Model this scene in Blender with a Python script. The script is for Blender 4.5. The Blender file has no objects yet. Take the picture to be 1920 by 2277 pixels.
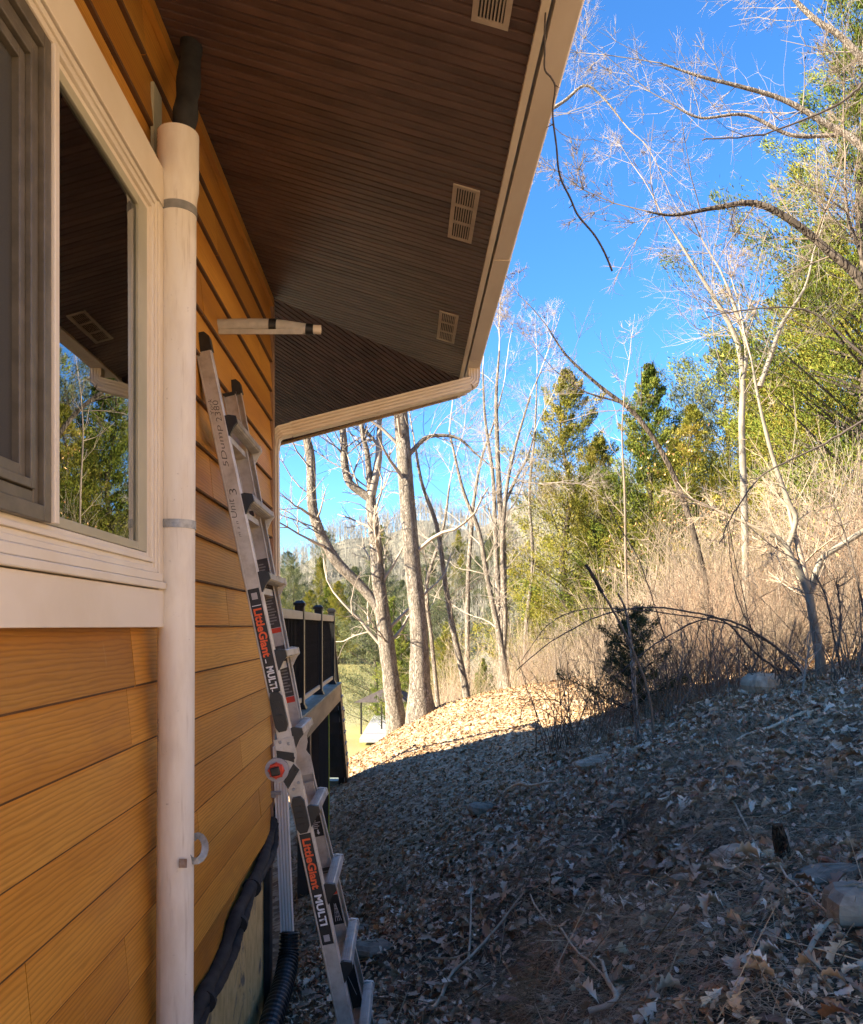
import bpy, math, random
import numpy as np
from mathutils import Vector, Matrix
random.seed(7)
RNG = np.random.default_rng(11)
R = math.radians
scene = bpy.context.scene
COL = scene.collection

# ------------------------------------------------------------------ camera
F_PX, CX, CY = 1775.0, 902.0, 1392.0          # focal length and principal point in photo pixels (1920 x 2277)
cam_data = bpy.data.cameras.new('camera')
cam = bpy.data.objects.new('camera', cam_data)
COL.objects.link(cam)
cam.location = (0, 0, 0)
cam.rotation_euler = (R(90), 0, 0)
cam_data.sensor_fit = 'HORIZONTAL'
cam_data.sensor_width = 36.0
cam_data.lens = 36.0 * F_PX / 1920.0
cam_data.shift_x = (960 - CX) / 1920.0
cam_data.shift_y = (CY - 1138.5) / 1920.0
cam_data.clip_start = 0.05
cam_data.clip_end = 3000
scene.camera = cam

# ------------------------------------------------------------------ light
SUN_EL, SUN_AZ = 27.0, 72.0                     # elevation; angle of the light's travel from +Y towards +X
SUN_STRENGTH, SKY_STRENGTH, EXPOSURE = 4.9, 0.069, 2.6
world = bpy.data.worlds.new('World')
scene.world = world
world.use_nodes = True
wn = world.node_tree
wn.nodes.clear()
sky = wn.nodes.new('ShaderNodeTexSky')
sky.sky_type = 'NISHITA'
sky.sun_disc = False
sky.sun_elevation = R(SUN_EL)
sky.air_density = 1.0
sky.dust_density = 0.1
sky.ozone_density = 6.0
sky.altitude = 1500
bg = wn.nodes.new('ShaderNodeBackground')
bg.inputs['Strength'].default_value = SKY_STRENGTH
wo = wn.nodes.new('ShaderNodeOutputWorld')
hs = wn.nodes.new('ShaderNodeHueSaturation')
hs.inputs['Saturation'].default_value = 1.13
wn.links.new(sky.outputs[0], hs.inputs['Color'])
wn.links.new(hs.outputs[0], bg.inputs[0])
wn.links.new(bg.outputs[0], wo.inputs[0])
trav = Vector((math.sin(R(SUN_AZ)) * math.cos(R(SUN_EL)), math.cos(R(SUN_AZ)) * math.cos(R(SUN_EL)), -math.sin(R(SUN_EL))))
to_sun = -trav
sky.sun_rotation = math.atan2(to_sun.x, to_sun.y)
sun_data = bpy.data.lights.new('sun', 'SUN')
sun_data.energy = SUN_STRENGTH
sun_data.angle = R(0.53)
sun_data.color = (1.0, 0.86, 0.66)
sun = bpy.data.objects.new('sun', sun_data)
COL.objects.link(sun)
sun.rotation_euler = trav.to_track_quat('-Z', 'Y').to_euler()
sun.location = (-20, -10, 15)

vs = scene.view_settings
vs.view_transform = 'Standard'
vs.look = 'None'
vs.gamma = 1.0
vs.use_curve_mapping = False
vs.exposure = EXPOSURE
scene.render.engine = 'CYCLES'
cy = scene.cycles
cy.use_denoising = True
cy.use_adaptive_sampling = True
cy.adaptive_threshold = 0.02
cy.max_bounces = 4
cy.diffuse_bounces = 3
cy.glossy_bounces = 2
cy.transmission_bounces = 3
cy.transparent_max_bounces = 8
cy.caustics_reflective = False
cy.caustics_refractive = False

# ------------------------------------------------------------------ helpers
ORG = {}                                          # object name -> world position of its mesh origin

def P(px, py, d):
    """photo pixel at depth d (metres along +Y) -> point"""
    return Vector(((px - CX) / F_PX * d, d, (CY - py) / F_PX * d))

def tag(o, label=None, cat=None, group=None, kind=None):
    if label: o['label'] = label
    if cat: o['category'] = cat
    if group: o['group'] = group
    if kind: o['kind'] = kind
    return o

def empty(name, loc, label=None, cat=None, group=None):
    o = bpy.data.objects.new(name, None)
    COL.objects.link(o)
    o.location = loc
    o.empty_display_size = 0.2
    ORG[o.name] = Vector(loc)
    return tag(o, label, cat, group)

def make_obj(name, me, mat, parent=None, loc=None):
    o = bpy.data.objects.new(name, me)
    COL.objects.link(o)
    for m in (mat if isinstance(mat, (list, tuple)) else [mat]):
        if m is not None: me.materials.append(m)
    if parent is not None:
        o.parent = parent
        ORG[o.name] = ORG[parent.name]
    else:
        o.location = loc
        ORG[o.name] = Vector(loc)
    return o

def mesh_np(verts, faces_flat, sizes, rnd=None, smooth=False, mats=None):
    me = bpy.data.meshes.new('mesh')
    v = np.ascontiguousarray(verts, dtype=np.float32)
    f = np.ascontiguousarray(faces_flat, dtype=np.int32)
    s = np.ascontiguousarray(sizes, dtype=np.int32)
    me.vertices.add(len(v)); me.vertices.foreach_set('co', v.ravel())
    me.loops.add(len(f)); me.loops.foreach_set('vertex_index', f)
    me.polygons.add(len(s))
    st = np.concatenate([[0], np.cumsum(s)[:-1]]).astype(np.int32)
    me.polygons.foreach_set('loop_start', st)
    if smooth: me.polygons.foreach_set('use_smooth', np.ones(len(s), dtype=bool))
    if mats is not None: me.polygons.foreach_set('material_index', np.asarray(mats, dtype=np.int32))
    if rnd is not None:
        a = me.attributes.new('rnd', 'FLOAT', 'FACE')
        a.data.foreach_set('value', np.asarray(rnd, dtype=np.float32))
    me.update(calc_edges=True)
    return me

class MB:
    """collects faces for one mesh, in world coordinates"""
    def __init__(s): s.v = []; s.f = []; s.m = []; s.sm = []
    def add(s, verts, faces, mi=0, smooth=False):
        b = len(s.v)
        s.v += [tuple(p) for p in verts]
        s.f += [tuple(b + i for i in f) for f in faces]
        s.m += [mi] * len(faces); s.sm += [smooth] * len(faces)
    def hexa(s, p, mi=0):
        s.add(p, [(3, 2, 1, 0), (4, 5, 6, 7), (0, 1, 5, 4), (1, 2, 6, 5), (2, 3, 7, 6), (3, 0, 4, 7)], mi)
    def box(s, x0, x1, y0, y1, z0, z1, mi=0):
        s.hexa([(x0, y0, z0), (x1, y0, z0), (x1, y1, z0), (x0, y1, z0), (x0, y0, z1), (x1, y0, z1), (x1, y1, z1), (x0, y1, z1)], mi)
    def obox(s, c, ax, ay, az, mi=0):
        """oriented box: centre and three half-axis vectors"""
        c, ax, ay, az = map(Vector, (c, ax, ay, az))
        s.hexa([c - ax - ay - az, c + ax - ay - az, c + ax + ay - az, c - ax + ay - az, c - ax - ay + az, c + ax - ay + az, c + ax + ay + az, c - ax + ay + az], mi)
    def prism(s, poly, ext, mi=0, smooth=False):
        """poly: list of points (one flat polygon), extruded by vector ext"""
        n = len(poly); ext = Vector(ext)
        a = [Vector(p) for p in poly]; b = [p + ext for p in a]
        s.add(a + b, [tuple(range(n - 1, -1, -1)), tuple(range(n, 2 * n))], mi)
        s.add(a + b, [(i, (i + 1) % n, n + (i + 1) % n, n + i) for i in range(n)], mi, smooth)
    def tube(s, pts, rad, n=10, mi=0, caps=True, smooth=True, flat=None):
        """round tube along pts; rad number or list; flat=(a,b) squashes to a rectangle-like section"""
        pts = [Vector(p) for p in pts]
        rad = rad if isinstance(rad, (list, tuple)) else [rad] * len(pts)
        rings = []; prev = None
        for i, p in enumerate(pts):
            t = (pts[min(i + 1, len(pts) - 1)] - pts[max(i - 1, 0)]).normalized()
            if prev is None:
                ref = Vector((0, 0, 1)) if abs(t.z) < 0.9 else Vector((0, 1, 0))
                u = t.cross(ref).normalized()
            else:
                u = (prev - t * prev.dot(t)).normalized()
            prev = u; w = t.cross(u)
            rings.append([p + (u * math.cos(2 * math.pi * k / n) + w * math.sin(2 * math.pi * k / n)) * rad[i] for k in range(n)])
        vv = [q for r in rings for q in r]; ff = []
        for i in range(len(rings) - 1):
            for k in range(n):
                ff.append((i * n + k, i * n + (k + 1) % n, (i + 1) * n + (k + 1) % n, (i + 1) * n + k))
        s.add(vv, ff, mi, smooth)
        if caps:
            L = len(vv) - n
            s.add(vv[:n], [tuple(range(n - 1, -1, -1))], mi); s.add(vv[L:], [tuple(range(n))], mi)
    def sweep(s, pts, prof, up, mi=0, caps=True):
        """sweep a closed 2D profile [(a,b)] along pts; a along side vector, b along 'up'-ish"""
        pts = [Vector(p) for p in pts]; n = len(prof); vv = []
        for i, p in enumerate(pts):
            t = (pts[min(i + 1, len(pts) - 1)] - pts[max(i - 1, 0)]).normalized()
            side = t.cross(Vector(up)).normalized(); w = side.cross(t).normalized()
            vv += [p + side * a + w * b for a, b in prof]
        ff = [(i * n + k, i * n + (k + 1) % n, (i + 1) * n + (k + 1) % n, (i + 1) * n + k) for i in range(len(pts) - 1) for k in range(n)]
        s.add(vv, ff, mi)
        if caps:
            s.add(vv[:n], [tuple(range(n - 1, -1, -1))], mi); s.add(vv[-n:], [tuple(range(n))], mi)
    def build(s, name, mat, parent=None, bevel=0.0, loc=None):
        if parent is not None: o = ORG[parent.name]
        elif loc is not None: o = Vector(loc)
        else:
            a = np.array(s.v); o = Vector(((a[:, 0].min() + a[:, 0].max()) / 2, (a[:, 1].min() + a[:, 1].max()) / 2, a[:, 2].min()))
        me = bpy.data.meshes.new(name)
        me.from_pydata([(p[0] - o.x, p[1] - o.y, p[2] - o.z) for p in s.v], [], s.f)
        me.polygons.foreach_set('material_index', s.m); me.polygons.foreach_set('use_smooth', s.sm)
        me.update()
        ob = make_obj(name, me, mat, parent, o)
        if bevel:
            md = ob.modifiers.new('bevel', 'BEVEL'); md.width = bevel; md.segments = 2; md.limit_method = 'ANGLE'; md.angle_limit = R(40)
        return ob

def box_obj(name, mat, parent, x0, x1, y0, y1, z0, z1, bevel=0.0):
    m = MB(); m.box(x0, x1, y0, y1, z0, z1)
    return m.build(name, mat, parent, bevel)

def share(src, name, parent, loc=None, rot=None, scale=None):
    """another object on the same mesh data, part of `parent`"""
    c = bpy.data.objects.new(name, src.data); COL.objects.link(c)
    c.parent = parent; ORG[c.name] = ORG[parent.name]
    if loc is not None: c.location = loc
    if rot is not None: c.rotation_euler = rot
    if scale is not None: c.scale = scale
    return c

def text_mesh(body, size, bold=0.0, shear=0.0, spacing=1.0, xscale=1.0):
    cu = bpy.data.curves.new('t', 'FONT'); cu.body = body; cu.size = size; cu.offset = bold; cu.shear = shear; cu.space_character = spacing
    cu.resolution_u = 3; cu.fill_mode = 'FRONT'
    ob = bpy.data.objects.new('t', cu); COL.objects.link(ob)
    bpy.context.view_layer.update()
    me = bpy.data.meshes.new_from_object(ob)
    bpy.data.objects.remove(ob); bpy.data.curves.remove(cu)
    a = np.zeros(len(me.vertices) * 3, dtype=np.float32); me.vertices.foreach_get('co', a); a = a.reshape(-1, 3)
    a[:, 0] *= xscale; me.vertices.foreach_set('co', a.ravel())
    return me, (a[:, 0].min(), a[:, 0].max(), a[:, 1].min(), a[:, 1].max())

def text_obj(name, body, mat, parent, origin, xdir, ydir, length, height, bold=0.0, shear=0.0):
    """lettering laid on a plane: starts at origin, runs along xdir, letters' tops towards ydir"""
    me, (x0, x1, y0, y1) = text_mesh(body, 1.0, bold, shear)
    a = np.zeros(len(me.vertices) * 3, dtype=np.float32); me.vertices.foreach_get('co', a); a = a.reshape(-1, 3)
    sx, sy = length / (x1 - x0), height / (y1 - y0)
    o = Vector(origin) - ORG[parent.name]; xd = Vector(xdir).normalized(); yd = Vector(ydir).normalized()
    q = np.array(o)[None, :] + ((a[:, 0] - x0) * sx)[:, None] * np.array(xd)[None, :] + ((a[:, 1] - y0) * sy)[:, None] * np.array(yd)[None, :]
    me.vertices.foreach_set('co', q.astype(np.float32).ravel()); me.update()
    return make_obj(name, me, mat, parent)

# ------------------------------------------------------------------ materials
def lin(c):
    return tuple((x / 12.92 if x <= 0.04045 else ((x + 0.055) / 1.055) ** 2.4) for x in [v / 255 for v in c]) + (1.0,)

class NT:
    def __init__(s, name):
        s.m = bpy.data.materials.new(name); s.m.use_nodes = True
        s.t = s.m.node_tree; s.t.nodes.clear()
        s.out = s.n('ShaderNodeOutputMaterial'); s.b = s.n('ShaderNodeBsdfPrincipled'); s.l(s.b.outputs[0], s.out.inputs[0])
    def n(s, t, **kw):
        x = s.t.nodes.new(t)
        for k, v in kw.items(): setattr(x, k, v)
        return x
    def l(s, a, b): s.t.links.new(a, b)
    def coord(s, scale=(1, 1, 1), rnd=0.0, kind='Object', rot=(0, 0, 0)):
        tc = s.n('ShaderNodeTexCoord'); mp = s.n('ShaderNodeMapping'); mp.inputs['Scale'].default_value = scale; mp.inputs['Rotation'].default_value = rot
        s.l(tc.outputs[kind], mp.inputs[0])
        if rnd:
            oi = s.n('ShaderNodeObjectInfo'); mu = s.n('ShaderNodeMath', operation='MULTIPLY'); mu.inputs[1].default_value = rnd
            s.l(oi.outputs['Random'], mu.inputs[0]); s.l(mu.outputs[0], mp.inputs['Location'])
        return mp.outputs[0]
    def noise(s, vec, scale, detail=4, rough=0.55, dist=0.0):
        x = s.n('ShaderNodeTexNoise'); x.inputs['Scale'].default_value = scale; x.inputs['Detail'].default_value = detail
        x.inputs['Roughness'].default_value = rough; x.inputs['Distortion'].default_value = dist
        if vec is not None: s.l(vec, x.inputs['Vector'])
        return x.outputs['Fac']
    def ramp(s, fac, stops):
        x = s.n('ShaderNodeValToRGB'); e = x.color_ramp.elements
        while len(e) < len(stops): e.new(0.5)
        for i, (p, c) in enumerate(stops):
            e[i].position = p; e[i].color = c if len(c) == 4 else tuple(c) + (1,)
        s.l(fac, x.inputs[0]); return x.outputs[0]
    def mix(s, a, b, fac, mode='MIX'):
        x = s.n('ShaderNodeMix', data_type='RGBA', blend_type=mode)
        for k, v in ((0, fac), (6, a), (7, b)):
            if hasattr(v, 'is_linked'): s.l(v, x.inputs[k])
            else: x.inputs[k].default_value = v if k == 0 else (tuple(v) + (1,))[:4]
        return x.outputs[2]
    def bump(s, h, strength=0.3, dist=0.01):
        x = s.n('ShaderNodeBump'); x.inputs['Strength'].default_value = strength; x.inputs['Distance'].default_value = dist
        s.l(h, x.inputs['Height']); s.l(x.outputs[0], s.b.inputs['Normal'])
    def set(s, col=None, rough=0.6, metal=0.0, spec=0.5):
        if col is not None:
            if hasattr(col, 'is_linked'): s.l(col, s.b.inputs['Base Color'])
            else: s.b.inputs['Base Color'].default_value = (tuple(col) + (1,))[:4]
        if hasattr(rough, 'is_linked'): s.l(rough, s.b.inputs['Roughness'])
        else: s.b.inputs['Roughness'].default_value = rough
        s.b.inputs['Metallic'].default_value = metal
        s.b.inputs['Specular IOR Level'].default_value = spec
        return s.m

def simple(name, c1, c2, scale=8.0, rough=0.6, metal=0.0, spec=0.5, bump=0.0, stretch=(1, 1, 1), dist=0.01, rnd=0.0, lo=0.35, hi=0.65):
    t = NT(name); v = t.coord(stretch, rnd); f = t.noise(v, scale, 5, 0.6)
    if bump: t.bump(f, bump, dist)
    return t.set(t.ramp(f, [(lo, c1), (hi, c2)]), rough, metal, spec)

def attr_mat(name, stops, rough=0.7, spec=0.3, noise_scale=0.0, noise_amt=0.5, trans=0.0):
    """colour picked per face from the 'rnd' attribute, shifted by a coarse noise"""
    t = NT(name); a = t.n('ShaderNodeAttribute', attribute_name='rnd'); f = a.outputs['Fac']
    if noise_scale:
        nz = t.noise(t.coord(), noise_scale, 2)
        m1 = t.n('ShaderNodeMath', operation='SUBTRACT'); t.l(nz, m1.inputs[0]); m1.inputs[1].default_value = 0.5
        m2 = t.n('ShaderNodeMath', operation='MULTIPLY_ADD'); t.l(m1.outputs[0], m2.inputs[0]); m2.inputs[1].default_value = noise_amt * 2; t.l(f, m2.inputs[2])
        f = m2.outputs[0]
    c = t.ramp(f, stops)
    m = t.set(c, rough, 0, spec)
    if trans:
        tr = t.n('ShaderNodeBsdfTranslucent'); t.l(c, tr.inputs[0])
        mx = t.n('ShaderNodeMixShader'); mx.inputs[0].default_value = trans
        t.l(t.b.outputs[0], mx.inputs[1]); t.l(tr.outputs[0], mx.inputs[2]); t.l(mx.outputs[0], t.out.inputs[0])
    return m

def siding_mat():
    t = NT('stained_siding')
    # long grain: distorted bands along the board (Y), seen across height (Z)
    v = t.coord((1, 0.10, 1), 37.0)
    big = t.noise(v, 5.0, 3, 0.5)
    w = t.n('ShaderNodeTexWave', wave_type='BANDS', bands_direction='Z'); w.inputs['Scale'].default_value = 24.0
    w.inputs['Distortion'].default_value = 9.0; w.inputs['Detail'].default_value = 3.0; w.inputs['Detail Scale'].default_value = 0.9; w.inputs['Detail Roughness'].default_value = 0.6
    t.l(v, w.inputs['Vector'])
    fine = t.noise(t.coord((1, 0.05, 1), 11.0), 170.0, 3, 0.6)
    base = t.ramp(big, [(0.25, (0.42, 0.165, 0.020)), (0.5, (0.55, 0.245, 0.034)), (0.75, (0.66, 0.33, 0.058))])
    g = t.ramp(w.outputs['Fac'], [(0.0, (0.72, 0.68, 0.62)), (0.32, (0.97, 0.96, 0.95)), (1.0, (1.04, 1.04, 1.04))])
    c = t.mix(base, g, 0.8, 'MULTIPLY')
    fg = t.ramp(fine, [(0.3, (0.86, 0.84, 0.8)), (0.6, (1, 1, 1))])
    c = t.mix(c, fg, 0.6, 'MULTIPLY')
    bl = t.noise(t.coord((1, 0.45, 1)), 2.6, 5, 0.65, 0.4)
    blf = t.ramp(bl, [(0.55, (0, 0, 0)), (0.72, (1, 1, 1))])
    c = t.mix(c, (0.30, 0.135, 0.045), t_fac(t, blf, 0.55))
    st = t.noise(t.coord((1, 1.6, 0.16)), 13.0, 4, 0.7)
    c = t.mix(c, (0.72, 0.52, 0.30), t_fac(t, t.ramp(st, [(0.66, (0, 0, 0)), (0.76, (1, 1, 1))]), 0.25))
    oi = t.n('ShaderNodeObjectInfo')
    hv = t.n('ShaderNodeHueSaturation'); mr = t.n('ShaderNodeMapRange'); mr.inputs[3].default_value = 0.78; mr.inputs[4].default_value = 1.14
    t.l(oi.outputs['Random'], mr.inputs[0]); t.l(mr.outputs[0], hv.inputs['Value']); t.l(c, hv.inputs['Color'])
    t.bump(w.outputs['Fac'], 0.3, 0.0015)
    return t.set(hv.outputs[0], 0.5, 0, 0.35)

def t_fac(t, col, k):
    x = t.n('ShaderNodeMath', operation='MULTIPLY'); t.l(col, x.inputs[0]); x.inputs[1].default_value = k
    return x.outputs[0]

def pvc_mat():
    t = NT('weathered_pvc')
    v = t.coord()
    n1 = t.noise(t.coord((1, 1, 0.25)), 9.0, 5, 0.65); n2 = t.noise(v, 45.0, 4, 0.7); n3 = t.noise(v, 3.0, 2)
    c = t.ramp(n1, [(0.3, (0.68, 0.59, 0.48)), (0.55, (0.82, 0.75, 0.64)), (0.8, (0.84, 0.79, 0.72))])
    sp = t.ramp(n2, [(0.66, (0, 0, 0)), (0.74, (1, 1, 1))])
    c = t.mix(c, (0.30, 0.24, 0.18), t_fac(t, sp, 0.5))
    st = t.ramp(n3, [(0.6, (0, 0, 0)), (0.75, (1, 1, 1))])
    c = t.mix(c, (0.45, 0.36, 0.27), t_fac(t, st, 0.5))
    n4 = t.noise(t.coord((1, 1, 0.06)), 38.0, 4, 0.7)
    c = t.mix(c, (0.42, 0.32, 0.22), t_fac(t, t.ramp(n4, [(0.58, (0, 0, 0)), (0.72, (1, 1, 1))]), 0.45))
    t.bump(n2, 0.06, 0.002)
    return t.set(c, 0.42, 0, 0.4)

def alu_mat():
    t = NT('scuffed_aluminium')
    n1 = t.noise(t.coord((1, 1, 0.2)), 60, 5, 0.7); n2 = t.noise(t.coord(), 14, 5, 0.65); n3 = t.noise(t.coord((1, 1, 0.5)), 110, 3, 0.6)
    c = t.ramp(n2, [(0.3, (0.40, 0.36, 0.31)), (0.5, (0.56, 0.52, 0.46)), (0.7, (0.64, 0.61, 0.57))])
    sc = t.ramp(n3, [(0.63, (0, 0, 0)), (0.72, (1, 1, 1))])
    c = t.mix(c, (0.26, 0.23, 0.2), t_fac(t, sc, 0.5))
    r = t.n('ShaderNodeMapRange'); r.inputs[3].default_value = 0.38; r.inputs[4].default_value = 0.62; t.l(n1, r.inputs[0])
    t.bump(n3, 0.08, 0.001)
    return t.set(c, r.outputs[0], 0.55, 0.5)

def bark_mat(name, c1, c2, c3, scale=7.0, bump=0.9, zs=0.22):
    t = NT(name); v = t.coord((1, 1, zs))
    vo = t.n('ShaderNodeTexVoronoi', feature='DISTANCE_TO_EDGE'); vo.inputs['Scale'].default_value = scale * 1.6; 
    nd = t.noise(v, scale, 5, 0.65)
    mx = t.n('ShaderNodeVectorMath', operation='ADD'); t.l(v, mx.inputs[0])
    sc = t.n('ShaderNodeVectorMath', operation='SCALE'); sc.inputs['Scale'].default_value = 0.35
    nt = t.n('ShaderNodeTexNoise'); nt.inputs['Scale'].default_value = scale * 0.8; t.l(v, nt.inputs['Vector']); t.l(nt.outputs['Color'], sc.inputs[0])
    t.l(sc.outputs[0], mx.inputs[1]); t.l(mx.outputs[0], vo.inputs['Vector'])
    e = t.ramp(vo.outputs[0], [(0.0, (0, 0, 0)), (0.16, (1, 1, 1))])
    c = t.ramp(nd, [(0.3, c1), (0.5, c2), (0.72, c3)])
    c = t.mix(c, (c1[0] * 0.35, c1[1] * 0.33, c1[2] * 0.3), t_inv(t, e, 0.8))
    ad = t.n('ShaderNodeMath', operation='ADD'); t.l(e, ad.inputs[0]); t.l(nd, ad.inputs[1])
    t.bump(ad.outputs[0], bump, 0.03)
    return t.set(c, 0.85, 0, 0.2)

def t_inv(t, col, k):
    x = t.n('ShaderNodeMath', operation='MULTIPLY_ADD'); t.l(col, x.inputs[0]); x.inputs[1].default_value = -k; x.inputs[2].default_value = k
    return x.outputs[0]

M = {}
M['siding'] = siding_mat()
M['lap_shade'] = simple('painted_lap_shade', (0.07, 0.03, 0.010), (0.13, 0.06, 0.02), 12, 0.7, stretch=(1, .3, 1))  # dark colour painted as the shadow line under each lap
M['trim'] = simple('cream_trim', (0.74, 0.63, 0.48), (0.82, 0.72, 0.58), 3.0, 0.45, bump=0.03, rnd=9)
M['vinyl'] = simple('vinyl_frame', (0.76, 0.66, 0.52), (0.82, 0.74, 0.61), 4.0, 0.35)
M['bronze'] = simple('bronze_screen_frame', (0.10, 0.085, 0.06), (0.15, 0.125, 0.09), 20, 0.4)
M['screen'] = simple('insect_screen', (0.045, 0.042, 0.036), (0.06, 0.055, 0.047), 300, 0.8)
M['pvc'] = pvc_mat()
M['vent'] = simple('vent_plastic', (0.42, 0.34, 0.27), (0.54, 0.45, 0.36), 10, 0.6)
M['alu'] = alu_mat()
M['soffit'] = simple('soffit_board', (0.070, 0.037, 0.030), (0.145, 0.084, 0.070), 7.0, 0.5, stretch=(0.35, 1, 1), bump=0.1, rnd=13)
M['gutter'] = simple('gutter_metal', (0.68, 0.57, 0.45), (0.78, 0.67, 0.54), 5.0, 0.4, stretch=(1, 0.3, 1))
M['downspout'] = simple('downspout_metal', (0.74, 0.63, 0.48), (0.82, 0.72, 0.57), 4.0, 0.4)
M['downspout_low'] = simple('downspout_white', (0.78, 0.71, 0.62), (0.84, 0.78, 0.70), 4.0, 0.4)
M['black'] = simple('black_plastic', (0.012, 0.012, 0.012), (0.022, 0.022, 0.022), 30, 0.42)
M['foam'] = simple('black_foam', (0.014, 0.014, 0.014), (0.035, 0.034, 0.033), 14, 0.85, bump=0.5, dist=0.004)
M['grey_foam'] = simple('grey_foam', (0.42, 0.40, 0.37), (0.52, 0.50, 0.46), 25, 0.8, bump=0.3, dist=0.003)
M['steel'] = simple('galvanised_steel', (0.28, 0.29, 0.29), (0.42, 0.43, 0.43), 60, 0.5, metal=0.5)
M['grey_band'] = simple('grey_tape', (0.20, 0.20, 0.19), (0.26, 0.25, 0.24), 40, 0.6)
M['red'] = simple('red_plastic', (0.62, 0.045, 0.02), (0.72, 0.07, 0.03), 20, 0.4)
M['orange_ink'] = simple('orange_ink', (0.80, 0.11, 0.025), (0.86, 0.13, 0.03), 40, 0.5)
M['white_ink'] = simple('white_ink', (0.74, 0.74, 0.74), (0.8, 0.8, 0.8), 40, 0.5)
M['marker'] = simple('marker_ink', (0.05, 0.045, 0.04), (0.10, 0.09, 0.08), 200, 0.6)
M['decal'] = simple('black_decal', (0.012, 0.011, 0.011), (0.02, 0.019, 0.018), 30, 0.45)
M['decal_grey'] = simple('faded_decal', (0.05, 0.045, 0.042), (0.075, 0.068, 0.062), 30, 0.5)
M['grey_plastic'] = simple('grey_plastic', (0.36, 0.34, 0.34), (0.44, 0.42, 0.42), 30, 0.45)
M['deck_wood'] = simple('weathered_deck_wood', (0.20, 0.145, 0.085), (0.33, 0.25, 0.155), 6, 0.7, stretch=(1, 0.15, 1), bump=0.2)
M['deck_board'] = simple('mossy_deck_board', (0.12, 0.15, 0.12), (0.22, 0.25, 0.20), 8, 0.6, stretch=(1, 0.3, 1))
M['deck_post'] = simple('dark_deck_post', (0.05, 0.036, 0.026), (0.08, 0.06, 0.045), 8, 0.6, stretch=(1, 1, 0.1))
M['tread'] = simple('stair_tread', (0.22, 0.25, 0.27), (0.32, 0.35, 0.37), 10, 0.6)
M['rail_cream'] = simple('tan_rail', (0.40, 0.34, 0.24), (0.52, 0.45, 0.33), 8, 0.5, stretch=(1, 0.2, 1))
M['concrete'] = None
M['roof'] = simple('roof_shingle', (0.07, 0.055, 0.045), (0.12, 0.10, 0.085), 25, 0.9, bump=0.5)
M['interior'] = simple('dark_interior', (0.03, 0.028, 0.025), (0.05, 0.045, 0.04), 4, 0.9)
M['curtain'] = simple('curtain_cloth', (0.50, 0.50, 0.40), (0.62, 0.62, 0.50), 30, 0.9, stretch=(1, 1, 0.1))
def concrete_mat():
    t = NT('stained_concrete'); v = t.coord()
    n1 = t.noise(v, 2.4, 5, 0.65, 0.6); n2 = t.noise(t.coord((1, 1, 0.4)), 22, 5, 0.7); n3 = t.noise(v, 70, 3)
    c = t.ramp(n2, [(0.3, (0.46, 0.32, 0.13)), (0.55, (0.68, 0.50, 0.22)), (0.75, (0.72, 0.56, 0.30))])
    c = t.mix(c, (0.10, 0.10, 0.10), t_fac(t, t.ramp(n1, [(0.56, (0, 0, 0)), (0.62, (1, 1, 1))]), 0.75))
    t.bump(n3, 0.3, 0.004)
    return t.set(c, 0.85, 0, 0.2)
M['concrete'] = concrete_mat()
def glass_mat():
    t = NT('window_glass'); t.t.nodes.remove(t.b)
    gl = t.n('ShaderNodeBsdfGlossy'); gl.inputs['Roughness'].default_value = 0.0; gl.inputs['Color'].default_value = (0.95, 0.97, 0.95, 1)
    tr = t.n('ShaderNodeBsdfTransparent'); tr.inputs['Color'].default_value = (0.62, 0.68, 0.58, 1)
    fr = t.n('ShaderNodeFresnel'); fr.inputs['IOR'].default_value = 4.2
    bp = t.n('ShaderNodeBump'); bp.inputs['Strength'].default_value = 0.02; bp.inputs['Distance'].default_value = 0.01
    t.l(t.noise(t.coord(), 1.5, 1), bp.inputs['Height']); t.l(bp.outputs[0], gl.inputs['Normal'])
    mx = t.n('ShaderNodeMixShader'); t.l(fr.outputs[0], mx.inputs[0]); t.l(tr.outputs[0], mx.inputs[1]); t.l(gl.outputs[0], mx.inputs[2]); t.l(mx.outputs[0], t.out.inputs[0])
    return t.m
M['glass'] = glass_mat()
# ------------------------------------------------------------------ ground height
_cp = np.array([
 (-.8,1,-1.55),(-.8,2,-1.66),(-.8,3,-1.80),(-.8,4,-2.0),(-.8,5,-2.24),(-.9,6.5,-2.66),(-1.1,8.3,-3.0),(-1.1,11.2,-2.98),(-1.0,14,-2.76),(-1.1,17,-2.9),
 (.2,3.2,-1.60),(.8,2.8,-1.38),(1.24,2.2,-1.08),(0,2,-1.56),(0,0,-1.5),(1.5,0,-.95),(3,1,-.35),(3.4,6,-.72),(1.83,7.5,-1.28),(4.2,8,-.58),(.3,6,-1.98),(2,4,-1.15),
 (0,8,-2.35),(1,10,-1.95),(1.8,13,-1.68),(.32,17,-1.95),(-.17,18,-2.28),(1.53,19,-1.98),(2.7,21,-1.9),(3.1,11,-1.06),(5.4,16,-.85),(8,10,.45),(6,4,.55),(10,20,.5),
 (-2,20,-3.7),(-4,14,-3.8),(-4,8,-3.6),(-4,25,-5.4),(-1.6,25,-4.7),(0,28,-4.9),(1.5,28,-3.9),(4,30,-3.2),(10,32,-1.2),(16,14,5.5),(14,2,5.2),(12,7,3.2),(8,0,1.7),(20,6,8),(20,30,2),(-4,3,-2.6),(-3,-3,-1.8),(4,-4,0),(14,-6,5),
 (-6,42,-8.4),(4,44,-7.0),(-2,42,-8.2),(14,44,-4.5),(24,44,0)], dtype=float)
def _tps_k(d2): return np.where(d2 > 1e-12, 0.5 * d2 * np.log(np.maximum(d2, 1e-12)), 0.0)
_n = len(_cp)
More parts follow.
